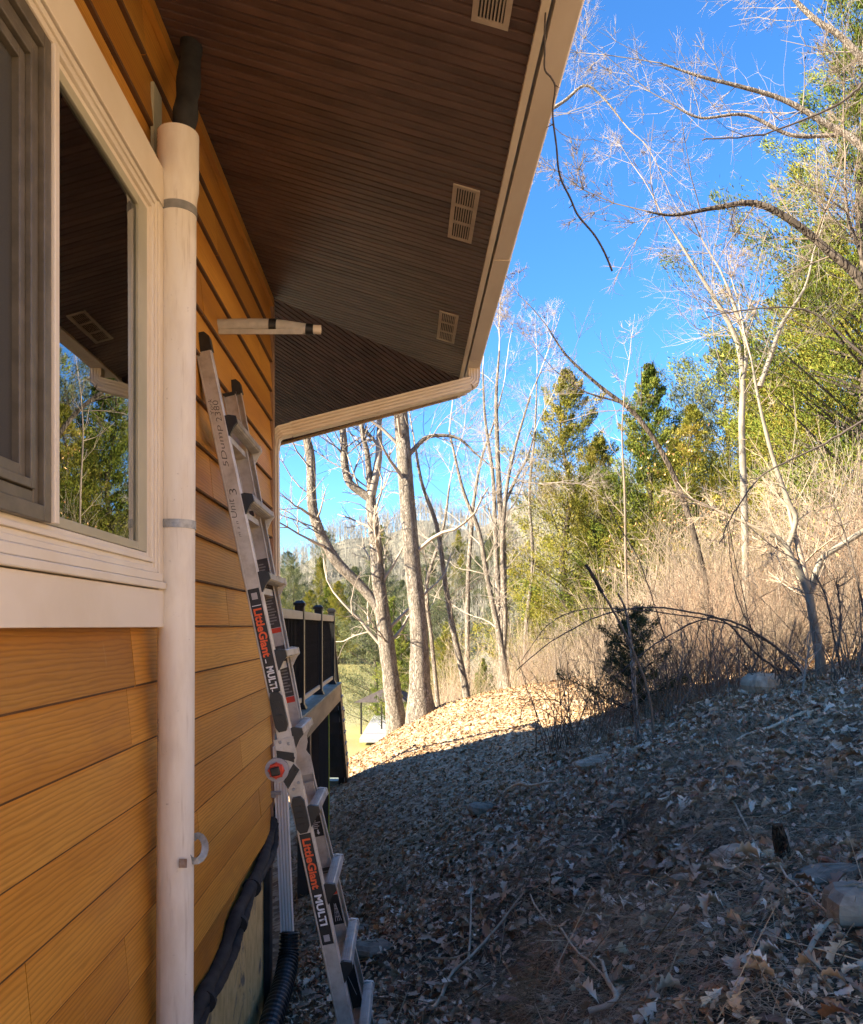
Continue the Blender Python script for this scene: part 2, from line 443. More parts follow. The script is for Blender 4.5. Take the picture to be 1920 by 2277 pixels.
_K = _tps_k(((_cp[:, None, :2] - _cp[None, :, :2]) ** 2).sum(-1)) + np.eye(_n) * 0.3
_A = np.zeros((_n + 3, _n + 3)); _A[:_n, :_n] = _K; _A[:_n, _n:] = np.c_[np.ones(_n), _cp[:, :2]]; _A[_n:, :_n] = _A[:_n, _n:].T
_W = np.linalg.solve(_A, np.r_[_cp[:, 2], 0, 0, 0])
def _ss(a, b, x): t = np.clip((x - a) / (b - a), 0, 1); return t * t * (3 - 2 * t)
_ph = np.random.default_rng(5).uniform(0, 6.28, (24, 3))
def gz(x, y, rough=True):
    x = np.asarray(x, float); y = np.asarray(y, float); sh = x.shape; x = x.ravel(); y = y.ravel(); out = np.zeros(len(x))
    for i in range(0, len(x), 20000):
        xx, yy = x[i:i + 20000], y[i:i + 20000]
        xc, yc = np.clip(xx, -8, 26), np.clip(yy, -6, 46)
        d2 = (xc[:, None] - _cp[None, :, 0]) ** 2 + (yc[:, None] - _cp[None, :, 1]) ** 2
        z = _tps_k(d2) @ _W[:_n] + _W[_n] + _W[_n + 1] * xc + _W[_n + 2] * yc
        far = -9.0 + _ss(-3, 2, xx) * 1.9 + _ss(6, 70, xx) * 20 + _ss(165, 330, yy) * 40 + _ss(165, 300, yy) * (6 * np.sin(xx * .03 + 1) + 4 * np.sin(xx * .075 + 2) + 2 * np.sin(xx * .17)) + _ss(-70, -220, xx) * 24 + _ss(-6, -60, yy) * 14 * 0
        w = np.maximum(_ss(30, 46, yy), np.maximum(_ss(18, 40, xx), np.maximum(_ss(-6, -16, xx), _ss(-4, -20, yy))))
        behind = -1.5 + np.clip(xx, -20, 60) * 0.38
        far = np.where(yy < 10, behind, far + (behind - far) * (1 - _ss(10, 40, yy)))
        z = z * (1 - w) + far * w
        xc_ = .62 + (yy - 3.2) * .53 + .12 * np.sin(yy * 3.1) + .05 * np.sin(yy * 9)
        z = z + (_ss(-.11, .06, xx - xc_) - .5) * .36 * _ss(1.2, 2.2, yy) * (1 - _ss(4.6, 6.0, yy)) * (1 - _ss(1.2, 3.0, np.abs(xx - xc_)))
        if rough:
            b = np.zeros(len(xx))
            for k in range(24):
                fr = 0.7 * 1.22 ** k
                b += np.sin(xx * fr * math.cos(_ph[k, 0]) + yy * fr * math.sin(_ph[k, 0]) + _ph[k, 1]) / fr
            z = z + b * (0.045 + .05 * _ss(.2, 1.0, xx) * (1 - _ss(5, 8, yy))) * (1 - 0.3 * _ss(9, 14, yy)) * (1 - _ss(30, 60, yy))
        out[i:i + 20000] = z
    return out.reshape(sh)
def gz1(x, y): return float(gz(np.array([x]), np.array([y]))[0])

def axis(lo, hi, dlo, dhi, step, grow=1.18, maxstep=25):
    a = list(np.arange(dlo, dhi, step)); s = step; x = dlo
    left = []
    while x > lo: s = min(s * grow, maxstep); x -= s; left.append(x)
    s = step; x = a[-1]; right = []
    while x < hi: s = min(s * grow, maxstep); x += s; right.append(x)
    return np.array(left[::-1] + a + right)
gx = axis(-500, 500, -1.6, 6.5, 0.09); gy = axis(-300, 700, 1.4, 9.0, 0.09, 1.05)
GX, GY = np.meshgrid(gx, gy)
GZ = gz(GX, GY)
nx, ny = len(gx), len(gy)
idx = np.arange(nx * ny).reshape(ny, nx)
gf = np.stack([idx[:-1, :-1], idx[:-1, 1:], idx[1:, 1:], idx[1:, :-1]], -1).reshape(-1, 4)
gme = mesh_np(np.stack([GX, GY, GZ], -1).reshape(-1, 3), gf.ravel(), np.full(len(gf), 4), smooth=True)
def ground_mat():
    t = NT('leaf_strewn_soil'); v = t.coord()
    n1 = t.noise(v, 1.1, 5, 0.6); n2 = t.noise(v, 14, 6, 0.7); 
    vo = t.n('ShaderNodeTexVoronoi'); vo.inputs['Scale'].default_value = 13; vo.inputs['Randomness'].default_value = 1; t.l(v, vo.inputs['Vector'])
    leaf = t.ramp(vo.outputs['Color'], [(0.15, (0.17, 0.11, 0.065)), (0.45, (0.32, 0.23, 0.14)), (0.8, (0.48, 0.37, 0.25))])
    soil = t.ramp(n2, [(0.35, (0.045, 0.033, 0.022)), (0.65, (0.11, 0.08, 0.055))])
    tc = t.n('ShaderNodeTexCoord'); sp = t.n('ShaderNodeSeparateXYZ'); t.l(tc.outputs['Object'], sp.inputs[0])
    mr = t.n('ShaderNodeMapRange'); mr.inputs[1].default_value = 5; mr.inputs[2].default_value = 12; t.l(sp.outputs[1], mr.inputs[0])
    mr2 = t.n('ShaderNodeMapRange'); mr2.inputs[1].default_value = 3.0; mr2.inputs[2].default_value = 4.6; t.l(sp.outputs[0], mr2.inputs[0])
    mr3 = t.n('ShaderNodeMapRange'); mr3.inputs[1].default_value = 1.8; mr3.inputs[2].default_value = 1.3; t.l(sp.outputs[1], mr3.inputs[0])
    mx3 = t.n('ShaderNodeMath', operation='MAXIMUM'); t.l(mr2.outputs[0], mx3.inputs[0]); t.l(mr3.outputs[0], mx3.inputs[1])
    mxx = t.n('ShaderNodeMath', operation='MAXIMUM'); t.l(mr.outputs[0], mxx.inputs[0]); t.l(mx3.outputs[0], mxx.inputs[1])
    # leaf cover grows away from the trodden strip by the house
    ad = t.n('ShaderNodeMath', operation='ADD'); t.l(mxx.outputs[0], ad.inputs[0]); t.l(n1, ad.inputs[1])
    fc = t.ramp(ad.outputs[0], [(0.5, (0, 0, 0)), (0.95, (1, 1, 1))])
    c = t.mix(soil, leaf, fc)
    mr4 = t.n('ShaderNodeMapRange'); mr4.inputs[1].default_value = 60; mr4.inputs[2].default_value = 150; t.l(sp.outputs[1], mr4.inputs[0])
    c = t.mix(c, (0.16, 0.15, 0.115), mr4.outputs[0])
    t.bump(vo.outputs['Distance'], 0.6, 0.03)
    return t.set(c, 0.9, 0, 0.2)
M['ground'] = ground_mat()
ground = make_obj('ground', gme, M['ground'], None, (0, 0, 0)); tag(ground, kind='structure')

# pond
def water_mat():
    t = NT('pond_water'); n = t.noise(t.coord((1, 2.2, 1)), 0.5, 3, 0.5); n2 = t.noise(t.coord((0.6, 1.6, 1)), 0.05, 3)
    t.bump(n, 0.10, 0.05)
    c = t.ramp(n2, [(0.35, (0.30, 0.27, 0.10)), (0.65, (0.42, 0.37, 0.15))])
    return t.set(c, 0.22, 0, 0.35)
wm = MB(); wm.add([(-150, 34, -7.8), (60, 34, -7.8), (60, 215, -7.8), (-150, 215, -7.8)], [(0, 1, 2, 3)])
water = wm.build('pond_water', water_mat(), None, loc=(0, 100, -7.8)); tag(water, kind='structure')

# ------------------------------------------------------------------ house
WX, YC = -0.80, 4.78           # wall plane, y of the wall's far corner
SL, HW = 0.29, 1.967           # soffit slope, soffit height at the wall
XE = 0.356                     # eave edge
HE = HW - SL * (XE - WX)
OV = XE - WX
T22 = math.tan(R(22.5)); YE = YC + OV * T22
Y0 = 0.1  # house end set short so sun reaches unseen ground and bounces back
C45 = math.sqrt(0.5)
house = empty('house', (WX, 2.5, -1.6), 'orange-brown lap-sided house with deep brown eave and cream window', 'house')
# backing wall (with the window opening left free), two walls
WY0, WY1, WZ0, WZ1 = 0.5, 2.41, 0.0, 1.402
wl = MB()
wl.box(WX - .14, WX - .012, Y0, WY0 + .05, -1.4, HW + .02); wl.box(WX - .14, WX - .012, WY1 - .03, YC - .02, -1.4, HW + .02)
wl.box(WX - .14, WX - .012, WY0 + .05, WY1 - .03, -1.4, WZ0 + .1); wl.box(WX - .14, WX - .012, WY0 + .05, WY1 - .03, WZ1 - .12, HW + .02)
wl.build('wall', M['interior'], house)
ew = MB(); a = Vector((WX - .012, YC, 0)); d = Vector((-C45, C45, 0)); nrm = Vector((C45, C45, 0))
ew.prism([a + Vector((0, 0, -3.2)), a + d * 4.5 + Vector((0, 0, -3.2)), a + d * 4.5 - nrm * .14 + Vector((0, 0, -3.2)), a - nrm * .14 + Vector((0.05, 0, -3.2))], (0, 0, 3.2 + HW))
ew.build('side_wall', M['siding'], house)
# foundation
fd = MB(); fd.box(WX - .25, WX - .035, Y0, YC - .03, -3.2, -1.4)
fd.build('foundation', M['concrete'], house)
# siding planks, each its own board
EXPO = 0.1758; Z00 = -0.004
joints = {-1: [2.35], -2: [2.32], -3: [4.19, 1.2], -4: [3.90, .9], -5: [3.1, 1.7], -6: [2.30, 4.4], -7: [3.0, 1.1], -8: [3.75, 1.9], 0: [3.6], 1: [2.9], 2: [4.05], 3: [3.3], 4: [4.3], 5: [2.85], 6: [3.7], 7: [3.15], 8: [2.2, 4.4], 9: [1.2, 3.4], 10: [2.45, 4.1], 11: [1.8, 3.2]}
for k in range(-8, 12):
    z0 = Z00 + EXPO * k; z1 = min(z0 + EXPO + .012, HW - .004)
    spans = [(Y0, YC)] if not (0 <= k < 8) else [(Y0, WY0 - .04), (2.455, YC)]
    for (s0, s1) in spans:
        cuts = [s0] + sorted(j for j in joints.get(k, []) if s0 + .05 < j < s1 - .05) + [s1]
        for c0, c1 in zip(cuts[:-1], cuts[1:]):
            m = MB(); g = .0015
            xb, xt = WX + .005 + random.uniform(-.0012, .0012), WX - .013
            eg = .0052 + random.uniform(-.0008, .0012)
            sec = [(xb - .016, z0), (xb - .0025, z0), (xb - .0012, z0 + eg), (xb, z0 + eg + .0008), (xt, z1), (xt - .009, z1)]
            m.prism([(x, c0 + g, z) for x, z in sec], (0, c1 - c0 - 2 * g, 0)); m.m[2] = m.m[3] = m.m[4] = 1  # lowest faces take the painted lap shadow
            m.build('siding_plank', [M['siding'], M['lap_shade']], house)
# frieze strip under the soffit and corner board
box_obj('frieze_board', M['siding'], house, WX - .009, WX + .014, Y0, YC - .006, HW - .055, HW - .008)
cb = MB(); cb.prism([(WX - .012, YC - .004, -1.42), (WX + .008, YC - .004, -1.42), (WX + .012, YC + .03, -1.42), (WX - .06, YC + .10, -1.42)], (0, 0, 1.42 + HW - .02))
cb.build('corner_board', simple('tan_corner', (0.26, 0.15, 0.09), (0.36, 0.22, 0.14), 8, 0.6, stretch=(1, 1, .2)), house)
# soffit slats: beadboard running out from the wall
PITCH = 0.0405
def slat(p0, p1, side, w, name='soffit_slat'):
    """p0 at wall, p1 at eave (both on the slat's first edge); side = unit vector across"""
    s = Vector(side); g = .0052; h = Vector((0, 0, .010)); m = MB()
    a0, a1 = [Vector(q) for q in p0], [Vector(q) for q in p1]
    A, B = a0; C, D = a1                      # A,B start/end on the first edge, C,D on the second
    q = [A + s * g, B + s * g, D - s * g, C - s * g]
    top = [A + s * (g - .002) + h, B + s * (g - .002) + h, D - s * (g - .002) + h, C - s * (g - .002) + h]
    m.hexa([q[0], q[1], q[2], q[3], top[0], top[1], top[2], top[3]])
    return m.build(name, M['soffit'], house)
def sz(x): return HW - SL * (x - WX)
y = Y0
while y < YE - 1e-3:
    y1 = min(y + PITCH, YE)
    xa = WX if y <= YC else WX + (y - YC) / T22
    xb = WX if y1 <= YC else WX + (y1 - YC) / T22
    dz = random.uniform(-.0008, .0008)
    slat([(xa, y, sz(xa) + dz), (XE, y, sz(XE) + dz)], [(xb, y1, sz(xb) + dz), (XE, y1, sz(XE) + dz)], (0, 1, 0), PITCH)
    y = y1
E45 = Vector((-C45, C45, 0)); N45 = Vector((C45, C45, 0)); WC = Vector((WX, YC, 0))
def endpt(u, o): 
    p = WC + E45 * u + N45 * o; p.z = HW - SL * o; return p
OV2 = 1.31
def omax(u): return min(OV2, (XE + .004 - WX) / C45 + u)
u = -OV2 * T22 + .07
while u < 3.4:
    u1 = u + PITCH
    o0 = max(0, -u / T22); o1 = max(0, -u1 / T22)
    if omax(u) > o0 + .02: slat([endpt(u, o0), endpt(u, omax(u))], [endpt(u1, o1), endpt(u1, omax(u1))], E45, PITCH)
    u = u1
sb = MB()
for q in ([(WX, Y0, sz(WX)), (XE, Y0, sz(XE)), (XE, YE, sz(XE)), (WX, YC, sz(WX))], [endpt(0, 0), endpt(-OV * T22, OV), endpt(OV2 - (XE - WX) / C45, OV2), endpt(3.4, OV2), endpt(3.4, 0)]):
    sb.prism([Vector(p) + Vector((0, 0, .0125)) for p in q], (0, 0, .03))
sb.build('soffit_backing', M['interior'], house)
# soffit vents with louvres
for k, vy in enumerate((1.80, 3.03, 4.25)):
    x0, x1, y0, y1 = .182, .284, vy, vy + .41
    def sp(x, y, dz): return (x, y, sz(x) + dz)
    m = MB(); T = -.006
    def flat(xa, xb, ya, yb, za, zb): m.hexa([sp(xa, ya, zb), sp(xb, ya, zb), sp(xb, yb, zb), sp(xa, yb, zb), sp(xa, ya, za), sp(xb, ya, za), sp(xb, yb, za), sp(xa, yb, za)])
    f = .016
    flat(x0, x0 + f, y0, y1, .001, T); flat(x1 - f, x1, y0, y1, .001, T)
    for yy in (y0, y0 + .131, y0 + .262, y1 - f): flat(x0 + f, x1 - f, yy, yy + f, .001, T)
    vent = m.build('soffit_vent', M['vent'], house)
    bk = MB(); bk.hexa([sp(x0 + f, y0 + f, -.0005), sp(x1 - f, y0 + f, -.0005), sp(x1 - f, y1 - f, -.0005), sp(x0 + f, y1 - f, -.0005), sp(x0 + f, y0 + f, .0008), sp(x1 - f, y0 + f, .0008), sp(x1 - f, y1 - f, .0008), sp(x0 + f, y1 - f, .0008)])
    bk.build('vent_backing', M['interior'], vent)
    for b in range(3):
        ya = y0 + f + b * .131; yb = ya + .115
        for i in range(7):
            xx = x0 + f + .005 + i * .0095
            l = MB(); l.hexa([sp(xx, ya, -.0055), sp(xx + .003, ya, -.0055), sp(xx + .003, yb, -.0055), sp(xx, yb, -.0055), sp(xx + .003, ya, -.0015), sp(xx + .0055, ya, -.0015), sp(xx + .0055, yb, -.0015), sp(xx + .003, yb, -.0015)])
            l.build('louvre', M['vent'], vent)
# fascia and roof
UE = OV2 - (XE - WX) / C45; EC = endpt(UE, OV2); YF = EC.y
fa = MB(); z0, z1 = HE - .012, HE + .17
fa.hexa([(XE - .002, Y0, z0), (XE + .022, Y0, z0), (XE + .022, YE + .03, z0), (XE - .002, YE + .03, z0), (XE - .002, Y0, z1), (XE + .022, Y0, z1), (XE + .022, YE + .03, z1), (XE - .002, YE + .03, z1)])
fa.build('fascia', M['trim'], house)
fs = MB(); fs.hexa([(XE - .002, YE + .032, EC.z - .02), (XE + .02, YE + .032, EC.z - .02), (XE + .02, YF, EC.z - .02), (XE - .002, YF - .004, EC.z - .02), (XE - .002, YE + .032, z1), (XE + .02, YE + .032, z1), (XE + .02, YF, z1), (XE - .002, YF - .004, z1)])
fs.build('corner_fascia', M['trim'], house)
fe = MB(); b_ = EC + Vector((0, .004, 0)); w = N45 * .020; L = E45 * 4.6; zl, zh = Vector((0, 0, -.018)), Vector((0, 0, .20))
fe.hexa([b_ + zl, b_ + w + zl, b_ + w + L + zl, b_ + L + zl, b_ + zh, b_ + w + zh, b_ + w + L + zh, b_ + L + zh])
fe.build('end_fascia', M['trim'], house)
rf = MB(); zr = HE + .172; dr = .10
P0 = Vector((XE + .05, Y0, zr)); P1 = Vector((XE + .05, YE + .02, zr)); P2 = P1 + E45 * 4.7
def up(p, run): return p + run + Vector((0, 0, SL * run.length))
r1 = Vector((-6.4, 0, 0))
A1 = P0 + Vector((-6.4, 0, SL * 6.4)); B1 = Vector((P1.x - 6.4, P1.y - 6.4 * T22, zr + SL * 6.4)); 
C1 = P2 - N45 * 6.4 + Vector((0, 0, SL * 6.4))
for q in ([P0, P1, B1, A1], [P1, P2, C1, B1]):
    rf.prism(q, (0, 0, dr * .4))
rf.build('roof', M['roof'], house)
# added unseen wing left of frame, its profile shaped to cast the slope's shade
blocker = MB()
SHADE_X0, SHADE_X1 = -13.5, -5.6
SHADE_PROFILE = [(-1.2, -3.2), (12.6, -3.2), (12.6, -.3), (10.7, 2.2), (8.2, 3.6), (5.6, 4.95), (4.8, 5.7), (-1.2, 5.9)]
blocker.prism([(SHADE_X0, yy, zz) for yy, zz in SHADE_PROFILE], (SHADE_X1 - SHADE_X0, 0, 0))
blocker.build('shade_block', M['siding'], house)

# window ------------------------------------------------------------
win = MB(); xf = WX + .056
win.box(WX - .01, xf, WY1, 2.467, WZ0 - .002, WZ1 - .118)                  # right casing
win.box(WX - .01, xf + .002, WY0 - .05, 2.474, WZ1 - .115, WZ1)             # head casing
window = win.build('window', M['trim'], house, bevel=.002)
m = MB(); m.box(WX - .01, xf + .002, WY0 - .05, 2.478, WZ0 - .004, WZ0 + .108); m.build('apron', M['trim'], window, bevel=.002)
m = MB(); m.box(WX - .05, xf + .014, WY0 - .05, 2.44, WZ0 + .1115, WZ0 + .132); m.build('sill', M['vinyl'], window, bevel=.003)
m = MB(); m.box(WX - .05, xf + .006, WY0, 2.425, WZ0 + .1335, WZ0 + .158); m.build('sill', M['vinyl'], window, bevel=.003)
# stepped vinyl frame: four nested steps receding into the wall
steps = [(2.408, .1595, 1.282, xf - .004), (2.390, .174, 1.266, xf - .010), (2.372, .188, 1.252, xf - .002), (2.350, .200, 1.236, xf - .012)]
for i, (yr, zb, zt, xx) in enumerate(steps):
    yn = (steps + [(2.330, .214, 1.220, 0)])[i + 1]
    m = MB(); m.box(WX - .06, xx, yn[0], yr, zb, zt); m.box(WX - .06, xx, WY0, yn[0], zb, yn[1]); m.box(WX - .06, xx, WY0, yn[0], yn[2], zt)
    m.build('frame_step', M['vinyl'], window, bevel=.002)
# right sash: stile, rails, glass
m = MB(); xs = WX + .046
m.box(WX - .03, xs, 2.255, 2.329, .215, 1.219); m.box(WX - .03, xs, 1.69, 2.255, .215, .238); m.box(WX - .03, xs, 1.69, 2.255, 1.192, 1.219)
m.build('sash', simple('sash_vinyl', (0.40, 0.37, 0.25), (0.48, 0.44, 0.31), 5, .4), window, bevel=.002)
m = MB(); m.box(WX + .034, WX + .038, 1.66, 2.259, .234, 1.196); m.build('pane', M['glass'], window)
m = MB(); m.box(WX - .02, WX + .068, 1.668, 1.690, .215, 1.219); m.build('meeting_stile', M['vinyl'], window, bevel=.002)
# left half: bronze insect screen with a moulded frame
m = MB(); xo = WX + .054
for (a0, a1, xx) in ((1.632, 1.664, xo + .008), (1.606, 1.630, xo - .004), (1.585, 1.604, xo + .003), (1.560, 1.583, xo - .008)):
    e = 1.664 - a1
    m.box(WX - .03, xx, a0, a1, .214 + e, 1.216 - e); m.box(WX - .03, xx, WY0, a0, .214 + e, .214 + e + (a1 - a0)); m.box(WX - .03, xx, WY0, a0, 1.216 - e - (a1 - a0), 1.216 - e)
m.build('screen_frame', M['bronze'], window, bevel=.002)
m = MB(); m.box(WX + .028, WX + .030, WY0, 1.562, .31, 1.12); m.build('insect_screen', M['screen'], window)
# room behind the glass
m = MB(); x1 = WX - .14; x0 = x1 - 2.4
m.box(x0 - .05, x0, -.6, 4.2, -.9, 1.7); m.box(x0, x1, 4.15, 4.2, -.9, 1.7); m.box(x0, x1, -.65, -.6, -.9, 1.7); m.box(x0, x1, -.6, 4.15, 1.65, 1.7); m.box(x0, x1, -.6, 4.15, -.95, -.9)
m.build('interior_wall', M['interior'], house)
# curtain
ys = np.linspace(2.12, 2.55, 60); zs = np.linspace(.5, 1.5, 14); cv = []
for j, z in enumerate(zs):
    gather = .65 + .35 * abs(z - .78) / .72
    for i, yv in enumerate(ys):
        yy = 2.12 + (yv - 2.12) * gather + .03 * math.sin(z * 5)
        cv.append((WX - .21 + .035 * math.sin(i * .85 + z * 1.5) * gather + .012 * math.sin(i * 2.1), yy, z))
cf = [(j * 60 + i, j * 60 + i + 1, (j + 1) * 60 + i + 1, (j + 1) * 60 + i) for j in range(13) for i in range(59)]
m = MB(); m.add(cv, cf, 0, True)
cur = m.build('curtain', M['curtain']); tag(cur, 'dim grey-green curtain gathered behind the reflecting window pane', 'curtain')
md = cur.modifiers.new('s', 'SOLIDIFY'); md.thickness = .003

# ------------------------------------------------------------------ gutter and downspout
gz0 = HE + .002
gu = empty('gutter', (XE + .07, 2.5, gz0), 'cream metal gutter running along the eave edge towards the corner', 'gutter')
prof = [(.038, .125), (.038, 0), (.108, 0), (.116, .012), (.119, .050), (.133, .078), (.140, .098), (.140, .112), (.133, .120), (.128, .112), (.112, .06), (.10, .012), (.046, .010), (.046, .125)]
def gut(y0, y1, grow=0.0):
    m = MB(); pts = []
    cx_, cz_ = .08, .06
    q = [(XE + cx_ + (a - cx_) * (1 + grow), y0, gz0 + cz_ + (b - cz_) * (1 + grow)) for a, b in prof]
    m.prism(q, (0, y1 - y0, 0)); return m
gut(Y0, 3.62).build('trough', M['gutter'], gu)
gut(3.56, YE - .10, .05).build('trough', M['gutter'], gu)
gut(YE - .36, YE - .02, .085).build('outlet_box', M['gutter'], gu)
m = MB(); m.box(XE + .028, XE + .136, YE - .02, YE - .012, gz0 - .004, gz0 + .125); m.build('end_cap', M['gutter'], gu)
m = MB(); b = EC + N45 * .022 + Vector((0, .004, .02)); q = [b + N45 * a + Vector((0, 0, z)) for a, z in ((0, .13), (0, 0), (.08, 0), (.10, .05), (.11, .13))]
m.prism(q, E45 * .16); m.build('end_trough', M['gutter'], gu)
# downspout: ribbed rectangular pipe
dsn = empty('downspout', (-.75, 4.9, -2.0), 'cream ribbed downspout sloping under the eave and down the house corner', 'downspout')
def ribbed(w, h, n=4, dp=.004):
    pr = []
    for i in range(n * 2 + 1):
        pr.append((-w + 2 * w * i / (n * 2), -h + (dp if i % 2 else 0)))
    pr += [(w, h * .0)]
    for i in range(n * 2 + 1):
        pr.append((w - 2 * w * i / (n * 2), h - (dp if i % 2 else 0)))
    return pr
S0 = Vector((XE + .078, YE - .19, gz0 + .0)); S1 = S0 + Vector((0, 0, -.05)); S2 = Vector((XE + .05, YE - .205, gz0 - .105))
W1 = Vector((-.70, 4.90, 1.205)); W2 = Vector((-.785, 4.865, 1.165)); W3 = Vector((-.805, 4.86, 1.08))
m = MB(); m.sweep([S0, S1, S1 * .5 + S2 * .5 + Vector((.012, 0, -.006)), S2], ribbed(.036, .03), (0, 1, 0)); m.build('elbow', M['downspout'], dsn, bevel=0)
m = MB(); m.sweep([S2, W1], ribbed(.040, .034), (0, 1, 0)); m.build('sloping_run', M['downspout'], dsn)
m = MB(); m.sweep([W1, W2 + Vector((.02, 0, .012)), W2 + Vector((-.012, 0, -.02)), W3], ribbed(.036, .034), (0, 1, 0)); m.build('elbow', M['downspout'], dsn)
D1 = Vector((-.795, 4.86, -.62)); D2 = Vector((-.748, 4.86, -.99)); D3 = Vector((-.718, 4.86, -1.87))
m = MB(); m.sweep([W3, D1], ribbed(.033, .032), (0, 1, 0)); m.build('upright', M['downspout'], dsn)
m = MB(); m.sweep([Vector((-.758, 4.80, -.72)), D3], ribbed(.036, .034), (0, 1, 0)); m.build('lower_upright', M['downspout_low'], dsn)
m = MB(); m.box(-.84, -.74, 4.74, 4.765, -1.005, -.985); m.box(-.80, -.77, 4.735, 4.76, -1.02, -.99); m.build('strap', M['steel'], dsn)
# corrugated drain
pts = [P(644, 2072, 4.86), P(641, 2130, 4.80), P(630, 2190, 4.6), P(612, 2245, 4.35), P(590, 2320, 4.05), P(560, 2420, 3.7)]
def spline(pts, n):
    pts = [Vector(p) for p in pts]; out = []
    for i in range(len(pts) - 1):
        p0, p1, p2, p3 = pts[max(i - 1, 0)], pts[i], pts[i + 1], pts[min(i + 2, len(pts) - 1)]
        for k in range(n):
            t = k / n
            out.append(.5 * ((2 * p1) + (p2 - p0) * t + (2 * p0 - 5 * p1 + 4 * p2 - p3) * t * t + (-p0 + 3 * p1 - 3 * p2 + p3) * t ** 3))
    return out + [pts[-1]]
sp_ = spline(pts, 26)
m = MB(); m.tube(sp_, [.058 + (.0055 if (i // 2) % 2 else -.003) for i in range(len(sp_))], 20, smooth=False, caps=False)
dr_ = m.build('drain_pipe', M['black']); tag(dr_, 'black corrugated drain pipe under the downspout end', 'drain pipe')
# ------------------------------------------------------------------ vertical white pipe on the wall
PD = 2.5
def pc(py): 
    return P(396.5 - (py - 300) * 0.0038, py, PD)
pipe = empty('wall_pipe', pc(2500), 'tall weathered white plastic pipe strapped upright beside the window', 'pipe')
m = MB(); r = .0565
m.tube([pc(480), pc(800), pc(1200), pc(1600), pc(2560)], r, 40); m.build('lower_pipe', M['pvc'], pipe)
m = MB(); top = pc(300)
pts = [pc(472), pc(450), pc(437), pc(422), pc(360), top]
rad = [r + .0005, r + .001, r + .0035, r + .0075, r + .0072, r + .0072]
m.tube(pts, rad, 40, caps=False)
m.tube([top, top - Vector((0, 0, .12))], [r - .001, r - .001], 40, caps=False)
# rim
n = 40; rg = [[top + Vector((math.cos(2 * math.pi * k / n), math.sin(2 * math.pi * k / n), 0)) * q for k in range(n)] for q in (r + .0072, r - .001)]
m.add(rg[0] + rg[1], [(k, (k + 1) % n, n + (k + 1) % n, n + k) for k in range(n)])
m.build('socket_end', M['pvc'], pipe)
m = MB(); c = pc(472); m.tube([c - Vector((0, 0, .013)), c + Vector((0, 0, .013))], r + .0022, 40); m.build('clamp_band', M['grey_band'], pipe)
c = pc(1168); m = MB(); m.tube([c - Vector((0, 0, .013)), c + Vector((0, 0, .013))], r + .0025, 40); m.box(WX + .001, c.x - .03, c.y - .062, c.y - .058, c.z - .013, c.z + .013)
m.box(WX + .001, WX + .004, c.y - .11, c.y - .058, c.z - .013, c.z + .013)
m.build('strap', M['steel'], pipe)
# loose hook of strap on the right
c = pc(1885); m = MB(); arc = []
for k in range(13):
    a = R(-150 + k * 24); arc.append(Vector((c.x + .066 + .026 * math.cos(a) , c.y - .02 + .004 * k, c.z + .036 * math.sin(a) - .004)))
m.sweep(arc, [(-.011, -.001), (.011, -.001), (.011, .001), (-.011, .001)], (0, 1, 0.05)); m.build('strap', M['steel'], pipe)
m = MB(); m.box(c.x + .028, c.x + .052, c.y - .062, c.y - .058, c.z - .045, c.z - .018); m.build('strap', simple('rusty_strap', (.25, .16, .10), (.4, .33, .28), 40, .6), pipe)
# print on the pipe: curved lettering
def wrap_text(body, cy_px, ang0, length, height, mat, rr):
    me, (x0, x1, y0, y1) = text_mesh(body, 1.0, 0.0)
    a = np.zeros(len(me.vertices) * 3, dtype=np.float32); me.vertices.foreach_get('co', a); a = a.reshape(-1, 3)
    s = (a[:, 0] - x0) / (x1 - x0) * length; h = (a[:, 1] - y0) / (y1 - y0) * height
    o = pc(cy_px) - ORG[pipe.name]; th = ang0 + h / rr
    q = np.stack([o.x + (rr + .0006) * np.sin(th), o.y - (rr + .0006) * np.cos(th), o.z - s], -1)
    me.vertices.foreach_set('co', q.astype(np.float32).ravel()); me.update()
    return make_obj('pipe_print', me, mat, pipe)
wrap_text('KJ North A', 306, R(-72), .115, .018, M['marker'], r + .0074)
wrap_text('merican P', 360, R(-72), .10, .016, simple('faint_ink', (.30, .26, .21), (.42, .37, .31), 90, .6), r + .0074)
wrap_text('- SCH 40', 1586, R(-70), .085, .022, simple('faded_ink', (.32, .30, .28), (.46, .44, .42), 60, .6), r)
wrap_text('PVC 1120 DWV', 1660, R(-72), .17, .018, simple('faint_ink', (.42, .40, .38), (.55, .53, .51), 60, .6), r)
# black insulated line rising out of the pipe into the soffit
m = MB(); pts = spline([pc(330) + Vector((.006, .01, 0)), P(412, 260, 2.53), P(420, 180, 2.60), P(428, 70, 2.69)], 8)
m.tube(pts, [.037 + .003 * math.sin(i * .9) for i in range(len(pts))], 18)
bl = m.build('insulated_line', M['foam']); tag(bl, 'black foam covered line rising from the white pipe into the soffit', 'pipe')
m = MB(); m.box(WX - .005, WX + .006, 2.52, 2.60, 1.36, 1.72)
m.build('flashing', simple('pale_flashing', (.38, .36, .25), (.48, .46, .34), 12, .6), house)
